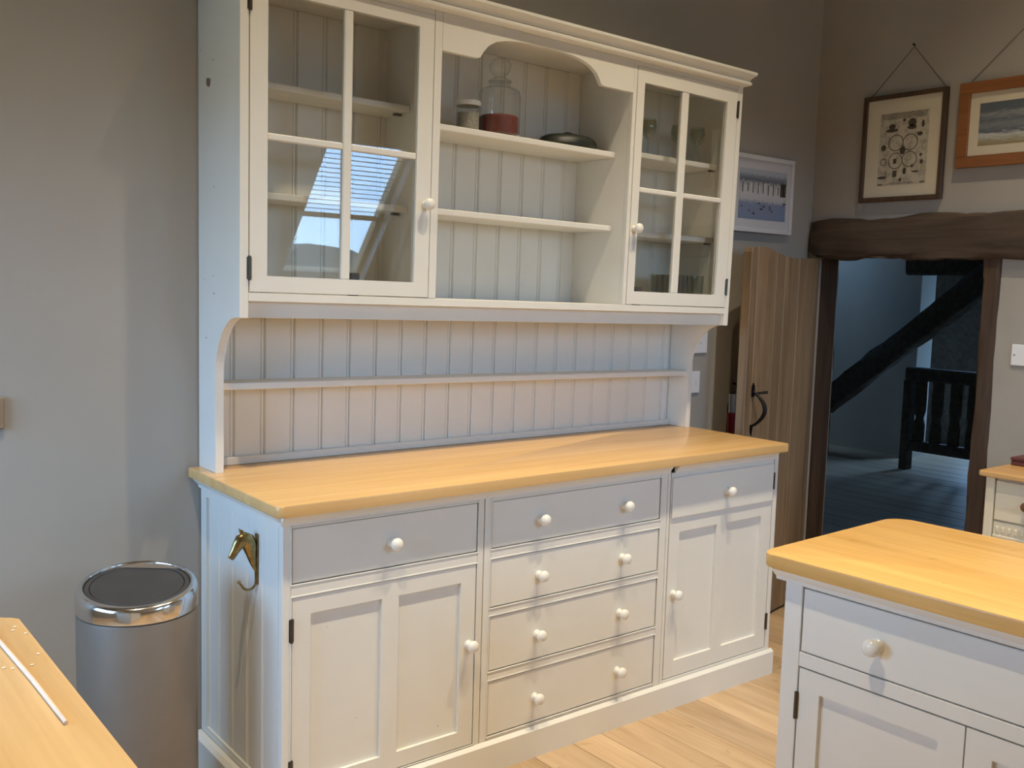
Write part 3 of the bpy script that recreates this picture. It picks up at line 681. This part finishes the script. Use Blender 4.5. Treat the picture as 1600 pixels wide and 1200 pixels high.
# glazed doors
def glazed(x0, x1, z0, z1, px0, px1, pz0, pz1, mx, mw, mz, mh, knobp, hinge_x, hzs):
    y0, y1 = HF, HF+0.020
    bm = B(); holed(bm, (x0, y0, z0), (1, 0, 0), (0, 0, 1), (0, 1, 0), 0, x1-x0, 0, z1-z0, [(px0-x0, px1-x0, pz0-z0, pz1-z0)], y1-y0)
    d = H('glazed_door', bm)
    H('glazing_bar', box(B(), mx-mw/2, mx+mw/2, y0+0.001, y1-0.001, pz0, pz1, 0.003), par=d)
    for a, b in ((px0, mx-mw/2), (mx+mw/2, px1)):
        H('glazing_bar', box(B(), a, b, y0+0.002, y1-0.001, mz-mh/2, mz+mh/2, 0.003), par=d)
        for c, e in ((pz0, mz-mh/2), (mz+mh/2, pz1)):
            H('pane', box(B(), a, b, y0+0.0100, y0+0.0125, c, e), 'pane', d)
    bm = B(); lathe(bm, [(0.0115, 0.0), (0.0115, 0.003)] + KN[1:], 20, (knobp[0], y0, knobp[1]), 1, -1); H('knob', bm, 'porc', d, True)
    for hz in hzs:
        bm = B(); lathe(bm, [(0.0045, hz-0.033), (0.0045, hz+0.033)], 10, (hinge_x, y0-0.002, 0), 2); box(bm, hinge_x-0.007, hinge_x+0.007, y0-0.0009, y0-0.0001, hz-0.03, hz+0.03); H('hinge', bm, 'hinge', d, True)
glazed(0.0610, 0.6385, 1.4505, 2.2950, 0.1115, 0.5870, 1.4945, 2.2540, 0.3545, 0.027, 1.8725, 0.019, (0.620, 1.7315), 0.0597, (1.514, 2.225))
glazed(1.4955, 2.0420, 1.4505, 2.2950, 1.5320, 1.9820, 1.4975, 2.2420, 1.7500, 0.036, 1.8640, 0.018, (1.514, 1.7230), 2.0434, (1.530, 2.220))
for x in (0.405, 1.592): tag(H('magnetic_catch', box(B(), x-0.014, x+0.014, 0.352, 0.376, 1.448, 1.476 if False else 1.515, 0.002), 'blk'), 'small black plastic door catch')
# scar and old screw holes on the left side
bm = B(); rr = random.Random(2)
def blob(bm, y, z, r, el=1.0):
    q = []
    for k in range(9):
        a = 2*math.pi*k/9; f = r*rr.uniform(0.6, 1.15); q.append(bm.verts.new((HX0-0.0006, y+f*math.cos(a), z+f*el*math.sin(a))))
    bm.faces.new(list(reversed(q)))
M['scar'] = plain('bare_scar', (0.22, 0.14, 0.10), 0.8, var=0.4, scale=160)
blob(bm, 0.540, 2.034, 0.015, 1.15); H('paint_scar', bm, 'scar')
for (y, z, r) in ((0.505, 2.09, .003), (0.50, 1.74, .003), (0.505, 1.49, .003), (0.50, 1.44, .003), (0.57, 1.48, .002), (0.56, 1.31, .003), (0.60, 2.13, .002)):
    bm = B(); blob(bm, y, z, r); H('screw_hole', bm, 'scar')

# ================================================================== THINGS IN THE DRESSER
def zsh(x, z): return z - 0.0125*x + 0.0022
# white-lidded jar
t = thing('storage_jar', 'small glass jar with a white lid on the open top shelf', 'jar', (0.883, 0.47, zsh(0.883, 1.996)))
o3 = (0.883, 0.47, zsh(0.883, 1.996))
obj('jar_body', lathe(B(), [(0.036, 0.0), (0.040, 0.004), (0.040, 0.078), (0.037, 0.083)], 28, o3), 'jar', t)
obj('contents', lathe(B(), [(0.037, 0.005), (0.037, 0.060), (0.0, 0.061)], 24, o3), 'flour', t)
obj('lid', lathe(B(), [(0.041, 0.0835), (0.0425, 0.086), (0.0425, 0.097), (0.040, 0.0995), (0.0, 0.100)], 28, o3), 'whitelid', t)
# stoppered jar with dark red contents
o4 = (1.012, 0.47, zsh(1.012, 1.996)); t = thing('apothecary_jar', 'tall stoppered glass jar holding dark red preserve on the open top shelf', 'jar', o4)
obj('jar_body', lathe(B(), [(0.066, 0.0), (0.072, 0.006), (0.073, 0.130), (0.068, 0.150), (0.052, 0.160), (0.036, 0.164), (0.036, 0.178), (0.041, 0.181)], 32, o4), 'jar', t)
obj('contents', lathe(B(), [(0.064, 0.006), (0.067, 0.010), (0.067, 0.062), (0.060, 0.068), (0.0, 0.069)], 28, o4), 'redstuff', t)
obj('stopper', lathe(B(), [(0.034, 0.1815), (0.037, 0.186), (0.022, 0.194), (0.016, 0.199), (0.026, 0.207), (0.035, 0.221), (0.037, 0.234), (0.030, 0.250), (0.015, 0.259), (0.0, 0.261)], 28, o4), 'jar', t)
# dark green dish
o5 = (1.34, 0.49, zsh(1.34, 1.996)); bm = B(); lathe(bm, [(0.100, 0.0), (0.118, 0.004), (0.122, 0.012), (0.117, 0.026), (0.108, 0.036), (0.090, 0.044), (0.060, 0.049), (0.022, 0.051), (0.020, 0.056), (0.012, 0.059), (0.0, 0.060)], 36, o5)
for v in bm.verts: v.co.y = o5[1] + (v.co.y-o5[1])*0.72
tag(obj('serving_dish', bm, 'greendish'), 'low dark green covered oval dish on the open top shelf', 'dish')
# tumblers in the right cupboard
zt_ = 1.4478
for k, (x, y) in enumerate(((1.845, 0.40), (1.905, 0.43), (1.965, 0.40), (1.875, 0.50), (1.995, 0.49), (1.815, 0.47))):
    oo = (x, y, zsh(x, zt_)); bm = B()
    lathe(bm, [(0.0, 0.0), (0.022, 0.0), (0.025, 0.003), (0.0290, 0.120), (0.0280, 0.120), (0.0235, 0.010), (0.0, 0.008)], 22, oo)
    tag(obj('glass_tumbler', bm, 'greenglass'), 'clear glass tumbler standing behind the right glazed cupboard door', 'glass', 'tumblers in the right cupboard')
for (x, y) in ((1.72, 0.46), (1.90, 0.47), (1.985, 0.45)):
    oo = (x, y, zsh(x, 2.013)); bm = B()
    lathe(bm, [(0.0, 0.0), (0.030, 0.0), (0.030, 0.0015), (0.005, 0.005), (0.0035, 0.012), (0.0035, 0.060), (0.010, 0.068), (0.026, 0.085), (0.031, 0.110), (0.027, 0.140), (0.026, 0.140), (0.030, 0.110), (0.0, 0.072)], 22, oo)
    tag(obj('wine_glass', bm, 'greenglass'), 'stemmed wine glass on the top shelf of the right cupboard', 'glass', 'wine glasses in the right cupboard')

# ================================================================== HORSE-HEAD HOOK
hk = thing('horse_hook', 'aged brass horse head coat hook screwed to the dresser side', 'hook', (bX0+0.006, 0.222, 0.73)); hx_ = bX0+0.0055; y_ = 0.2215
bm = B()
tube(bm, [(hx_-0.0055, y_, 0.700), (hx_-0.0115, y_, 0.722), (hx_-0.017, y_, 0.748), (hx_-0.022, y_, 0.770), (hx_-0.0285, y_, 0.785), (hx_-0.037, y_, 0.790), (hx_-0.046, y_, 0.787), (hx_-0.055, y_, 0.775), (hx_-0.064, y_, 0.760), (hx_-0.072, y_, 0.747), (hx_-0.076, y_, 0.741)],
     [0.0040, 0.0100, 0.0155, 0.0200, 0.0215, 0.0200, 0.0195, 0.0160, 0.0118, 0.0108, 0.0075], 14, [0.66]*11)
obj('horse_head', bm, 'brass', hk, True)
for s in (-1, 1):
    bm = B(); tube(bm, [(hx_-0.040, y_+s*0.006, 0.803), (hx_-0.045, y_+s*0.008, 0.811), (hx_-0.049, y_+s*0.008, 0.819)], [0.0045, 0.0038, 0.0008], 8); obj('ear', bm, 'brass', hk, True)
    bm = B(); ball(bm, (hx_-0.052, y_+s*0.0115, 0.783), 0.0028, u=8, v=6); obj('eye', bm, 'brass', hk, True)
bm = B(); pts = [(hx_-0.004, y_, 0.702), (hx_-0.004, y_, 0.675)] + [(hx_-0.024+0.020*math.cos(a), y_, 0.668-0.020*math.sin(a)) for a in [i*math.pi/9 for i in range(0, 8)]] + [(hx_-0.051, y_, 0.672)]
tube(bm, pts, [0.0042]+[0.0036]*(len(pts)-2)+[0.0030], 10); ball(bm, (hx_-0.052, y_, 0.674), 0.005, u=10, v=8); obj('hook', bm, 'brass', hk, True)
bm = B(); box(bm, hx_-0.0045, hx_+0.0, y_-0.0095, y_+0.0095, 0.660, 0.800, 0.002); obj('back_plate', bm, 'brass', hk, False)

# ================================================================== WASTE BIN
bc = (-0.262, 0.262); oB = (bc[0], bc[1], 0)
bn = thing('waste_bin', 'tall grey metallic touch bin with a chrome rim and black lid', 'bin', (bc[0], bc[1], 0))
obj('base_ring', lathe(B(), [(0.138, 0.0), (0.143, 0.003), (0.143, 0.026), (0.138, 0.028)], 48, oB), 'blk', bn)
obj('body', lathe(B(), [(0.1435, 0.0285), (0.1465, 0.032), (0.1465, 0.634), (0.1445, 0.638), (0.141, 0.639)], 64, oB), 'binbody', bn)
tilt = lambda c: Vector((c.x, c.y, c.z + max(0.0, (c.z-0.640)/0.06)*0.020*((c.x-bc[0])*0.35+(c.y-bc[1])*0.94)/0.15))
obj('chrome_rim', lathe(B(), [(0.1395, 0.6395), (0.1460, 0.6425), (0.1475, 0.647), (0.1475, 0.684), (0.1465, 0.692), (0.1435, 0.699), (0.1385, 0.7035), (0.1325, 0.705), (0.1290, 0.7035), (0.1275, 0.699), (0.1275, 0.660)], 64, oB), 'chrome', bn, True, tilt)
bm = B(); lathe(bm, [(0.1268, 0.676), (0.1268, 0.6985), (0.1245, 0.7005), (0.1150, 0.7005), (0.1135, 0.6965), (0.1120, 0.6995), (0.06, 0.7035), (0.0, 0.705)], 64, oB)
# flat back edge of the flap
dirb = Vector((0.52, 0.85)).normalized()
for v in bm.verts:
    d = (v.co.x-bc[0])*dirb.x+(v.co.y-bc[1])*dirb.y
    if d > 0.098: v.co.x -= (d-0.098)*dirb.x; v.co.y -= (d-0.098)*dirb.y
obj('lid', bm, 'blk', bn, True, tilt)
bm = B()
prism(bm, arc(0, 0, 0.1268, -0.66, 0.66, 14), 0.690, 0.7010, 2)
for v in bm.verts:
    x, y = v.co.x, v.co.y; v.co.x = bc[0]+x*dirb.x-y*dirb.y; v.co.y = bc[1]+x*dirb.y+y*dirb.x
obj('hinge_cover', bm, 'binbody', bn, False, tilt)

# ================================================================== NEAR LEFT WORKTOP
tp = B(); prism(tp, rrect(-1.32, -0.694, -1.75, -0.497, 0.0, 0.02, 0.022, 0.0, 6), 0.8900, 0.9200, 2, 0.005, 2)
tag(obj('side_worktop', tp, 'beech_l'), 'pale beech worktop with a rounded corner in front of the bin', 'worktop')
un = thing('side_unit', 'ivory kitchen unit under the pale worktop in front of the bin', 'cabinet', (-1.0, -1.12, 0))
bm = B(); box(bm, -1.30, -0.735, -1.72, -0.530, 0.0, 0.8895, 0.003); obj('body', bm, 'base', un, False)
for (a, b) in ((-1.70, -1.13), (-1.12, -0.55)):
    d = obj('cupboard_door', holed(B(), (-0.7345, a, 0.11), (0, 1, 0), (0, 0, 1), (1, 0, 0), 0, b-a, 0, 0.74, [(0.06, b-a-0.06, 0.06, 0.68)], 0.018), 'base', un, False)
    obj('panel', box(B(), -0.7345, -0.728, a+0.06, b-0.06, 0.17, 0.79), 'base', d, False)
    bm = B(); lathe(bm, KN, 16, (-0.7165, a+0.03, 0.5), 0, 1); obj('knob', bm, 'porc', d, True)
# pale stick and crumbs on it
bm = B(); tube(bm, [(-0.745, -0.54, 0.9232), (-0.735, -0.80, 0.9232), (-0.732, -0.968, 0.9232)], [0.0030, 0.0032, 0.0026], 10)
tag(obj('wooden_skewer', bm, 'stick'), 'thin pale wooden stick lying on the pale worktop', 'stick')
bm = B()
for (px, py) in ((-0.714, -0.575), (-0.708, -0.56), (-0.697-0.004, -0.60), (-0.705, -0.70), (-0.737, -0.745), (-0.747, -0.74), (-0.757, -0.73), (-0.735, -0.81), (-0.775, -0.78), (-0.79, -0.70), (-0.722, -0.74)):
    ball(bm, (px, py, 0.9212), 0.0022, 1.2, 1.0, 0.5, 7, 5)
tag(obj('crumbs', bm, 'crumb'), 'pale crumbs scattered on the worktop around the stick', 'crumbs', None, 'stuff')

# ================================================================== ISLAND
ia = math.radians(2.4); IO = (0.7095, -0.922, 0)
def isl_top():
    bm = B(); prism(bm, rrect(0.0, 0.585, -0.92, 0.0, 0.02, 0.03, 0.045, 0.034, 7), 0.8900, 0.9200, 2, 0.004, 2)
    o = obj('island_worktop', bm, 'beech_y'); o.location = IO; o.rotation_euler = (0, 0, ia); return tag(o, 'golden beech island worktop with rounded corners opposite the plank door', 'worktop')
isl_top()
isl = thing('island_cabinet', 'lilac white island cabinet with a wide drawer over two doors', 'cabinet', IO, ia)
def I(name, bm, mat='base', par=isl, smooth=False): return obj(name, bm, mat, par, smooth, None, True)
IX = 0.030
bm = B(); box(bm, IX+0.022, 0.555, -0.875, -0.052, 0.10, 0.8895); I('carcass', bm)
I('plinth', box(B(), IX+0.005, 0.560, -0.880, -0.047, 0.0, 0.0985, 0.003))
def iff(name, v0, v1, z0, z1): return I(name, box(B(), IX, IX+0.0215, -v1, -v0, z0, z1, 0.0012))
iff('stile', 0.050, 0.0925, 0.0990, 0.8890); iff('stile', 0.822, 0.875, 0.0990, 0.8890)
iff('rail', 0.0930, 0.8215, 0.8585, 0.8890); iff('rail', 0.0930, 0.8215, 0.6830, 0.7145); iff('rail', 0.0930, 0.8215, 0.0990, 0.1100)
bm = B(); prism(bm, [(IX-0.0003, 0.862), (IX-0.0003, 0.8895), (0.006, 0.8895), (0.008, 0.885), (0.018, 0.874), (0.024, 0.870), (0.026, 0.862)], -0.885, -0.028, 1); I('moulding', bm)
bm = B(); prism(bm, [(-0.0495, 0.862), (-0.0495, 0.8895), (-0.026, 0.8895), (-0.028, 0.885), (-0.038, 0.874), (-0.044, 0.870), (-0.046, 0.862)], 0.0265, 0.56, 0); I('moulding', bm)
d = I('drawer', box(B(), IX+0.001, IX+0.021, -0.8190, -0.0960, 0.7175, 0.8555, 0.0015))
KI = [(0.0135, 0.0), (0.0135, 0.003)] + KN[1:]
for v in (0.270, 0.645):
    bm = B(); lathe(bm, KI, 20, (IX+0.001, -v, 0.782), 0, -1); I('knob', bm, 'porc', d, True)
for (v0, v1, hv) in ((0.0960, 0.4555, 0.0935), (0.4585, 0.8190, 0.8205)):
    bm = B(); holed(bm, (IX+0.001, -v1, 0.1130), (0, 1, 0), (0, 0, 1), (1, 0, 0), 0, v1-v0, 0, 0.5665, [(0.05, v1-v0-0.05, 0.05, 0.5205)], 0.020)
    d = I('cupboard_door', bm); I('panel', box(B(), IX+0.0115, IX+0.018, -v1+0.05, -v0-0.05, 0.163, 0.6335), 'base', d)
    for hz in (0.595, 0.19):
        bm = B(); lathe(bm, [(0.0045, hz-0.030), (0.0045, hz+0.030)], 10, (IX-0.002, -hv, 0), 2); I('hinge', bm, 'hinge', d, True)
    kv = v1-0.027 if v0 < 0.3 else v0+0.027
    bm = B(); lathe(bm, KI, 20, (IX+0.001, -kv, 0.43), 0, -1); I('knob', bm, 'porc', d, True)

# ================================================================== PICTURES
def frame_y(bm, y0, y1, z0, z1, w, x0, x1):      # on the right wall
    box(bm, x0, x1, y0, y1, z1-w, z1, 0.002); box(bm, x0, x1, y0, y1, z0, z0+w, 0.002); box(bm, x0, x1, y0, y0+w, z0+w, z1-w, 0.002); box(bm, x0, x1, y1-w, y1, z0+w, z1-w, 0.002)
# engraved chart
p = thing('framed_chart', 'engraved chart print in a thin dark wood frame hanging from a cord', 'picture', (3.01, 0.17, 1.905))
bm = B(); frame_y(bm, -0.026, 0.365, 1.906, 2.373, 0.020, 2.992, 3.016); obj('frame', bm, 'darkframe', p, False)
obj('mount', box(B(), 3.004, 3.010, -0.006, 0.345, 1.926, 2.353), 'mat', p, False)
pr_ = obj('print', box(B(), 3.0025, 3.0038, 0.052, 0.280, 1.977, 2.291), 'engr', p, False)
def disc(bm, y, z, ry, rz, x=3.0021, n=12, inner=None):
    if inner is None:
        bm.faces.new([bm.verts.new((x, y+ry*math.cos(2*math.pi*k/n), z+rz*math.sin(2*math.pi*k/n))) for k in range(n)])
    else:
        A = [bm.verts.new((x, y+ry*math.cos(2*math.pi*k/n), z+rz*math.sin(2*math.pi*k/n))) for k in range(n)]
        Bq = [bm.verts.new((x, y+inner*ry*math.cos(2*math.pi*k/n), z+inner*rz*math.sin(2*math.pi*k/n))) for k in range(n)]
        for k in range(n): bm.faces.new((A[k], A[(k+1) % n], Bq[(k+1) % n], Bq[k]))
def quad(bm, y0, y1, z0, z1, x=3.0021): bm.faces.new([bm.verts.new(q) for q in ((x, y0, z0), (x, y1, z0), (x, y1, z1), (x, y0, z1))])
bm = B(); Yc, Zc = 0.166, 2.125
for (dy, dz, ry, rz) in ((0.034, 0.035, 0.036, 0.036), (-0.033, 0.033, 0.036, 0.036), (0.032, -0.043, 0.034, 0.036), (-0.034, -0.040, 0.036, 0.034)): disc(bm, Yc+dy, Zc+dz, ry, rz, 3.00235, 20, 0.90)
disc(bm, Yc, Zc, 0.014, 0.018); quad(bm, Yc+0.026, Yc+0.042, Zc-0.055, Zc-0.034)
disc(bm, 0.222, 2.215, 0.030, 0.008); disc(bm, 0.222, 2.232, 0.016, 0.012); disc(bm, 0.128, 2.222, 0.022, 0.010); disc(bm, 0.128, 2.242, 0.019, 0.018); disc(bm, 0.078, 2.232, 0.007, 0.016); disc(bm, 0.166, 2.255, 0.008, 0.007)
disc(bm, 0.258, 2.142, 0.012, 0.014); disc(bm, 0.090, 2.190, 0.013, 0.009); disc(bm, 0.255, 2.080, 0.016, 0.016, 3.00235, 14, 0.8); disc(bm, 0.08, 2.10, 0.007, 0.007); disc(bm, 0.075, 2.07, 0.008, 0.010)
disc(bm, 0.258, 2.012, 0.022, 0.006); quad(bm, 0.240, 0.243, 2.012, 2.040); quad(bm, 0.188, 0.208, 2.012, 2.040); disc(bm, 0.152, 2.035, 0.009, 0.015); disc(bm, 0.10, 2.030, 0.018, 0.004); disc(bm, 0.118, 2.055, 0.006, 0.006); disc(bm, 0.17, 1.998, 0.007, 0.008)
quad(bm, 0.255, 0.278, 1.979, 1.984); quad(bm, 0.058, 0.078, 1.981, 1.987); quad(bm, 0.10, 0.235, 1.981, 1.9825); quad(bm, 0.11, 0.225, 1.9855, 1.987)
for k in range(4): quad(bm, 0.06, 0.272, 2.284-k*0.0065, 2.2865-k*0.0065, 3.00225)
bmesh.ops.recalc_face_normals(bm, faces=bm.faces); tag(obj('ink_motif', bm, 'ink', pr_, False), None, None, None, 'stuff')
bm = B(); tube(bm, [(3.0165, 0.350, 2.366), (3.0165, 0.152, 2.566)], 0.0012, 6); tube(bm, [(3.0165, -0.015, 2.366), (3.0165, 0.150, 2.566)], 0.0012, 6); obj('hanging_cord', bm, 'wire', p, True)
bm = B(); tube(bm, [(3.0195, 0.151, 2.572), (3.006, 0.151, 2.576)], [0.003, 0.004], 8); obj('nail', bm, 'iron', p, True)
# seascape
p = thing('framed_seascape', 'stormy seascape painting in a broad reddish wood frame on the wall', 'picture', (3.01, -0.34, 2.027))
bm = B(); frame_y(bm, -0.640, -0.081, 2.027, 2.373, 0.046, 2.990, 3.016); obj('frame', bm, 'orange', p, False)
obj('mount', box(B(), 3.002, 3.008, -0.594, -0.127, 2.073, 2.327), 'mat', p, False)
obj('painting', box(B(), 3.0005, 3.0018, -0.550, -0.168, 2.113, 2.283), 'sea', p, False)
bm = B(); tube(bm, [(3.0165, -0.100, 2.366), (3.0165, -0.359, 2.60)], 0.0012, 6); tube(bm, [(3.0165, -0.62, 2.366), (3.0165, -0.361, 2.60)], 0.0012, 6); obj('hanging_cord', bm, 'wire', p, True)
bm = B(); tube(bm, [(3.0195, -0.36, 2.604), (3.006, -0.36, 2.608)], [0.003, 0.004], 8); obj('nail', bm, 'iron', p, True)
# harbour print on the back wall
p = thing('framed_harbour_print', 'harbour print of white houses and boats in a white frame beside the glazed cupboard', 'picture', (2.63, 0.61, 1.757))
bm = B()
fz0, fz1, fx0, fx1 = 1.756, 2.096, 2.40, 2.836
for a in ((fx0, fx1, fz1-0.02, fz1), (fx0, fx1, fz0, fz0+0.02), (fx0, fx0+0.02, fz0+0.02, fz1-0.02), (fx1-0.02, fx1, fz0+0.02, fz1-0.02)): box(bm, a[0], a[1], 0.600, 0.622, a[2], a[3], 0.002)
obj('frame', bm, 'whiteframe', p, False); obj('mount', box(B(), fx0+0.02, fx1-0.02, 0.610, 0.616, fz0+0.02, fz1-0.02), 'matw', p, False)
prt = obj('print', box(B(), fx0+0.055, fx1-0.046, 0.6085, 0.6098, 1.815, 2.035), 'harbour', p, False)
bm = B()
def qx(bm, x0, x1, z0, z1, y=0.6081): bm.faces.new([bm.verts.new(q) for q in ((x0, y, z0), (x1, y, z0), (x1, y, z1), (x0, y, z1))])
rr = random.Random(11)
for k in range(9):
    xx = fx0+0.07+k*0.036; qx(bm, xx+0.004, xx+0.010, 1.925+rr.uniform(0, .01), 1.965+rr.uniform(0, .02))
qx(bm, 2.745, 2.786, 1.925, 1.985)
for k in range(11):
    xx = rr.uniform(2.47, 2.78); zz = rr.uniform(1.835, 1.895); s = rr.uniform(0.5, 1.0)
    bm.faces.new([bm.verts.new((xx+s*dx, 0.6081, zz+s*dz)) for dx, dz in ((-0.014, 0.004), (-0.008, -0.004), (0.008, -0.004), (0.014, 0.004))])
    qx(bm, xx-0.001, xx+0.001, zz+0.004*s, zz+0.022*s)
bmesh.ops.recalc_face_normals(bm, faces=bm.faces); tag(obj('boat_motif', bm, 'ink', prt, False), None, None, None, 'stuff')
bm = B()
for k in range(7):
    xx = fx0+0.075+k*0.045; qx(bm, xx+0.012, xx+0.034, 1.925, 1.958+rr.uniform(0, .018), 0.60825)
bmesh.ops.recalc_face_normals(bm, faces=bm.faces); tag(obj('house_motif', bm, 'matw', prt, False), None, None, None, 'stuff')

# ================================================================== SWITCHES AND SOCKETS
s = thing('light_switch', 'white plastic light switch on the plaster beside the doorway', 'switch', (3.01, -0.41, 1.265))
obj('plate', box(B(), 3.0115, 3.0195, -0.511, -0.365, 1.2235, 1.3085, 0.002), 'whitepl', s, False)
obj('rocker', box(B(), 3.0075, 3.0113, -0.448, -0.428, 1.248, 1.284, 0.0015), 'whitepl', s, False)
for y in (-0.378, -0.498):
    bm = B(); lathe(bm, [(0.003, 0.0), (0.003, 0.001), (0.0, 0.0012)], 10, (3.0113, y, 1.266), 0, -1); obj('screw', bm, 'hinge', s, True)
s = thing('wall_socket', 'white plastic socket low on the back wall beside the dresser rack', 'socket', (2.22, 0.62, 1.09))
obj('plate', box(B(), 2.178, 2.264, 0.6165, 0.6250, 1.043, 1.138, 0.002), 'whitepl', s, False); obj('rocker', box(B(), 2.235, 2.247, 0.6130, 0.6163, 1.080, 1.103, 0.001), 'whitepl', s, False)
s = thing('wall_switch', 'white plastic plate high on the back wall beside the dresser rack', 'switch', (2.26, 0.62, 1.275))
obj('plate', box(B(), 2.216, 2.302, 0.6165, 0.6250, 1.217, 1.335, 0.002), 'whitepl', s, False); obj('rocker', box(B(), 2.250, 2.268, 0.6130, 0.6163, 1.262, 1.292, 0.001), 'whitepl', s, False)
# wooden plaque at the left edge of the wall
s = thing('wall_plaque', 'small tan wooden plaque on the wall left of the bin', 'plaque', (-0.54, 0.62, 1.11))
obj('board', box(B(), -0.60, -0.493, 0.608, 0.6248, 1.07, 1.155, 0.004), 'tanwood', s, False); obj('rim', box(B(), -0.585, -0.508, 0.6050, 0.6078, 1.083, 1.142, 0.001), 'tanwood', s, False)

# red cloth hanging behind the open door
tw = thing('hanging_towel', 'red and white cloth hanging on the back wall behind the oak door', 'towel', (2.50, 0.60, 0.86))
def drape(z0, z1, mat, name):
    bm = B(); N = 14; rows = []
    for j in range(5):
        z = z0+(z1-z0)*j/4; rows.append([bm.verts.new((2.445+0.11*i/N, 0.590+0.010*math.sin(i*1.3+j*0.15), z)) for i in range(N+1)])
    for a, b in zip(rows, rows[1:]):
        for i in range(N): bm.faces.new((a[i], a[i+1], b[i+1], b[i]))
    ret = bmesh.ops.extrude_face_region(bm, geom=list(bm.faces)); bmesh.ops.translate(bm, verts=[v for v in ret['geom'] if isinstance(v, bmesh.types.BMVert)], vec=(0, 0.006, 0))
    bmesh.ops.recalc_face_normals(bm, faces=bm.faces); return obj(name, bm, mat, tw, True)
drape(0.70, 0.945, 'redcloth', 'cloth'); drape(0.9455, 1.03, 'whitecloth', 'band')
bm = B(); tube(bm, [(2.50, 0.6245, 1.075), (2.50, 0.595, 1.07), (2.50, 0.590, 1.085)], 0.005, 8); obj('peg', bm, 'iron', tw, True)

# ================================================================== SMALL CHEST BY THE DOORWAY
ch = thing('small_chest', 'cream painted chest with a pine top and carved frieze beside the doorway', 'chest', (2.80, -0.76, 0))
CX, CY = 2.60, -0.500
obj('top', prism(B(), rrect(CX-0.022, 3.012, -1.06, CY+0.022, 0.012, 0, 0, 0.012, 4), 0.832, 0.853, 2, 0.005, 2), 'pinetop', ch, False)
bm = B(); box(bm, CX+0.02, 2.998, -1.035, CY, 0.04, 0.8315, 0.002); obj('carcass', bm, 'chestpaint', ch, False)
for a, b in ((CY-0.032, CY), (-1.035, -1.003)): obj('corner_post', box(B(), CX, CX+0.0195, a, b, 0.0, 0.8315, 0.003), 'chestpaint', ch, False)
d = obj('drawer', box(B(), CX+0.006, CX+0.0195, -1.0005, CY-0.0345, 0.672, 0.822, 0.004), 'chestpaint', ch, False)
for y in (-0.655, -0.885):
    bm = B(); lathe(bm, [(0.007, 0), (0.006, 0.008), (0.016, 0.014), (0.018, 0.021), (0.014, 0.028), (0.0, 0.031)], 18, (CX+0.006, y, 0.742), 0, -1); obj('knob', bm, 'brownknob', d, True)
obj('frieze_rail', box(B(), CX+0.010, CX+0.0195, -1.0005, CY-0.0345, 0.600, 0.668, 0.002), 'chestpaint', ch, False)
y = CY-0.045
while y > -0.985:
    obj('frieze_block', box(B(), CX+0.003, CX+0.0098, y-0.012, y, 0.628, 0.650, 0.003), 'chestpaint', ch, False); y -= 0.0225
obj('frieze_bead', box(B(), CX+0.004, CX+0.0098, -1.0005, CY-0.0345, 0.606, 0.618, 0.003), 'chestpaint', ch, False)
d = obj('drawer', box(B(), CX+0.006, CX+0.0195, -1.0005, CY-0.0345, 0.36, 0.596, 0.004), 'chestpaint', ch, False)
d = obj('drawer', box(B(), CX+0.006, CX+0.0195, -1.0005, CY-0.0345, 0.10, 0.354, 0.004), 'chestpaint', ch, False)
rb = thing('lacquer_box', 'flat dark red box lying on the pine topped chest', 'box', (2.88, -0.63, 0.8535))
obj('box_base', box(B(), 2.80, 2.97, -0.74, -0.495, 0.8535, 0.872, 0.002), 'redbox', rb, False); obj('box_lid', box(B(), 2.797, 2.973, -0.743, -0.492, 0.8722, 0.885, 0.003), 'redbox', rb, False)

# ================================================================== CEILING SPOTS
def downlight(x, y, key, label, power=LAMP_W, size=85, blend=1.0):
    on_slope = y < YF
    r = thing('ceiling_spot', label, 'spotlight', (x, y, slope_z(y) if on_slope else CE), 0, 'ceiling spots')
    tl = sl if on_slope else 0.0
    r.rotation_euler = (tl, 0, 0)
    obj('bezel', lathe(B(), [(0.040, -0.004), (0.050, -0.004), (0.050, -0.001), (0.040, -0.001), (0.040, -0.004)], 28), 'chrome', r, True, None, True)
    obj('lens_%s_offscreen' % key, lathe(B(), [(0.0, -0.002), (0.038, -0.002), (0.038, -0.0012), (0.0, -0.0012)], 24), 'lampglow', r, True, None, True)
    l = bpy.data.lights.new('ceiling_spot_%s_offscreen' % key, 'SPOT'); l.energy = power; l.color = LAMP_COL; l.spot_size = math.radians(size); l.spot_blend = blend; l.shadow_soft_size = 0.03
    o = bpy.data.objects.new('ceiling_spot_%s_offscreen' % key, l); COL.objects.link(o); o.parent = r; o.location = (0, 0, -0.03); o.rotation_euler = (-tl, 0, 0)
downlight(0.93, -1.02, 'dresser', 'recessed ceiling spotlight over the middle of the dresser')
downlight(1.80, -1.08, 'island', 'recessed ceiling spotlight over the island')
downlight(-0.72, -1.05, 'worktop', 'recessed ceiling spotlight over the pale side worktop')
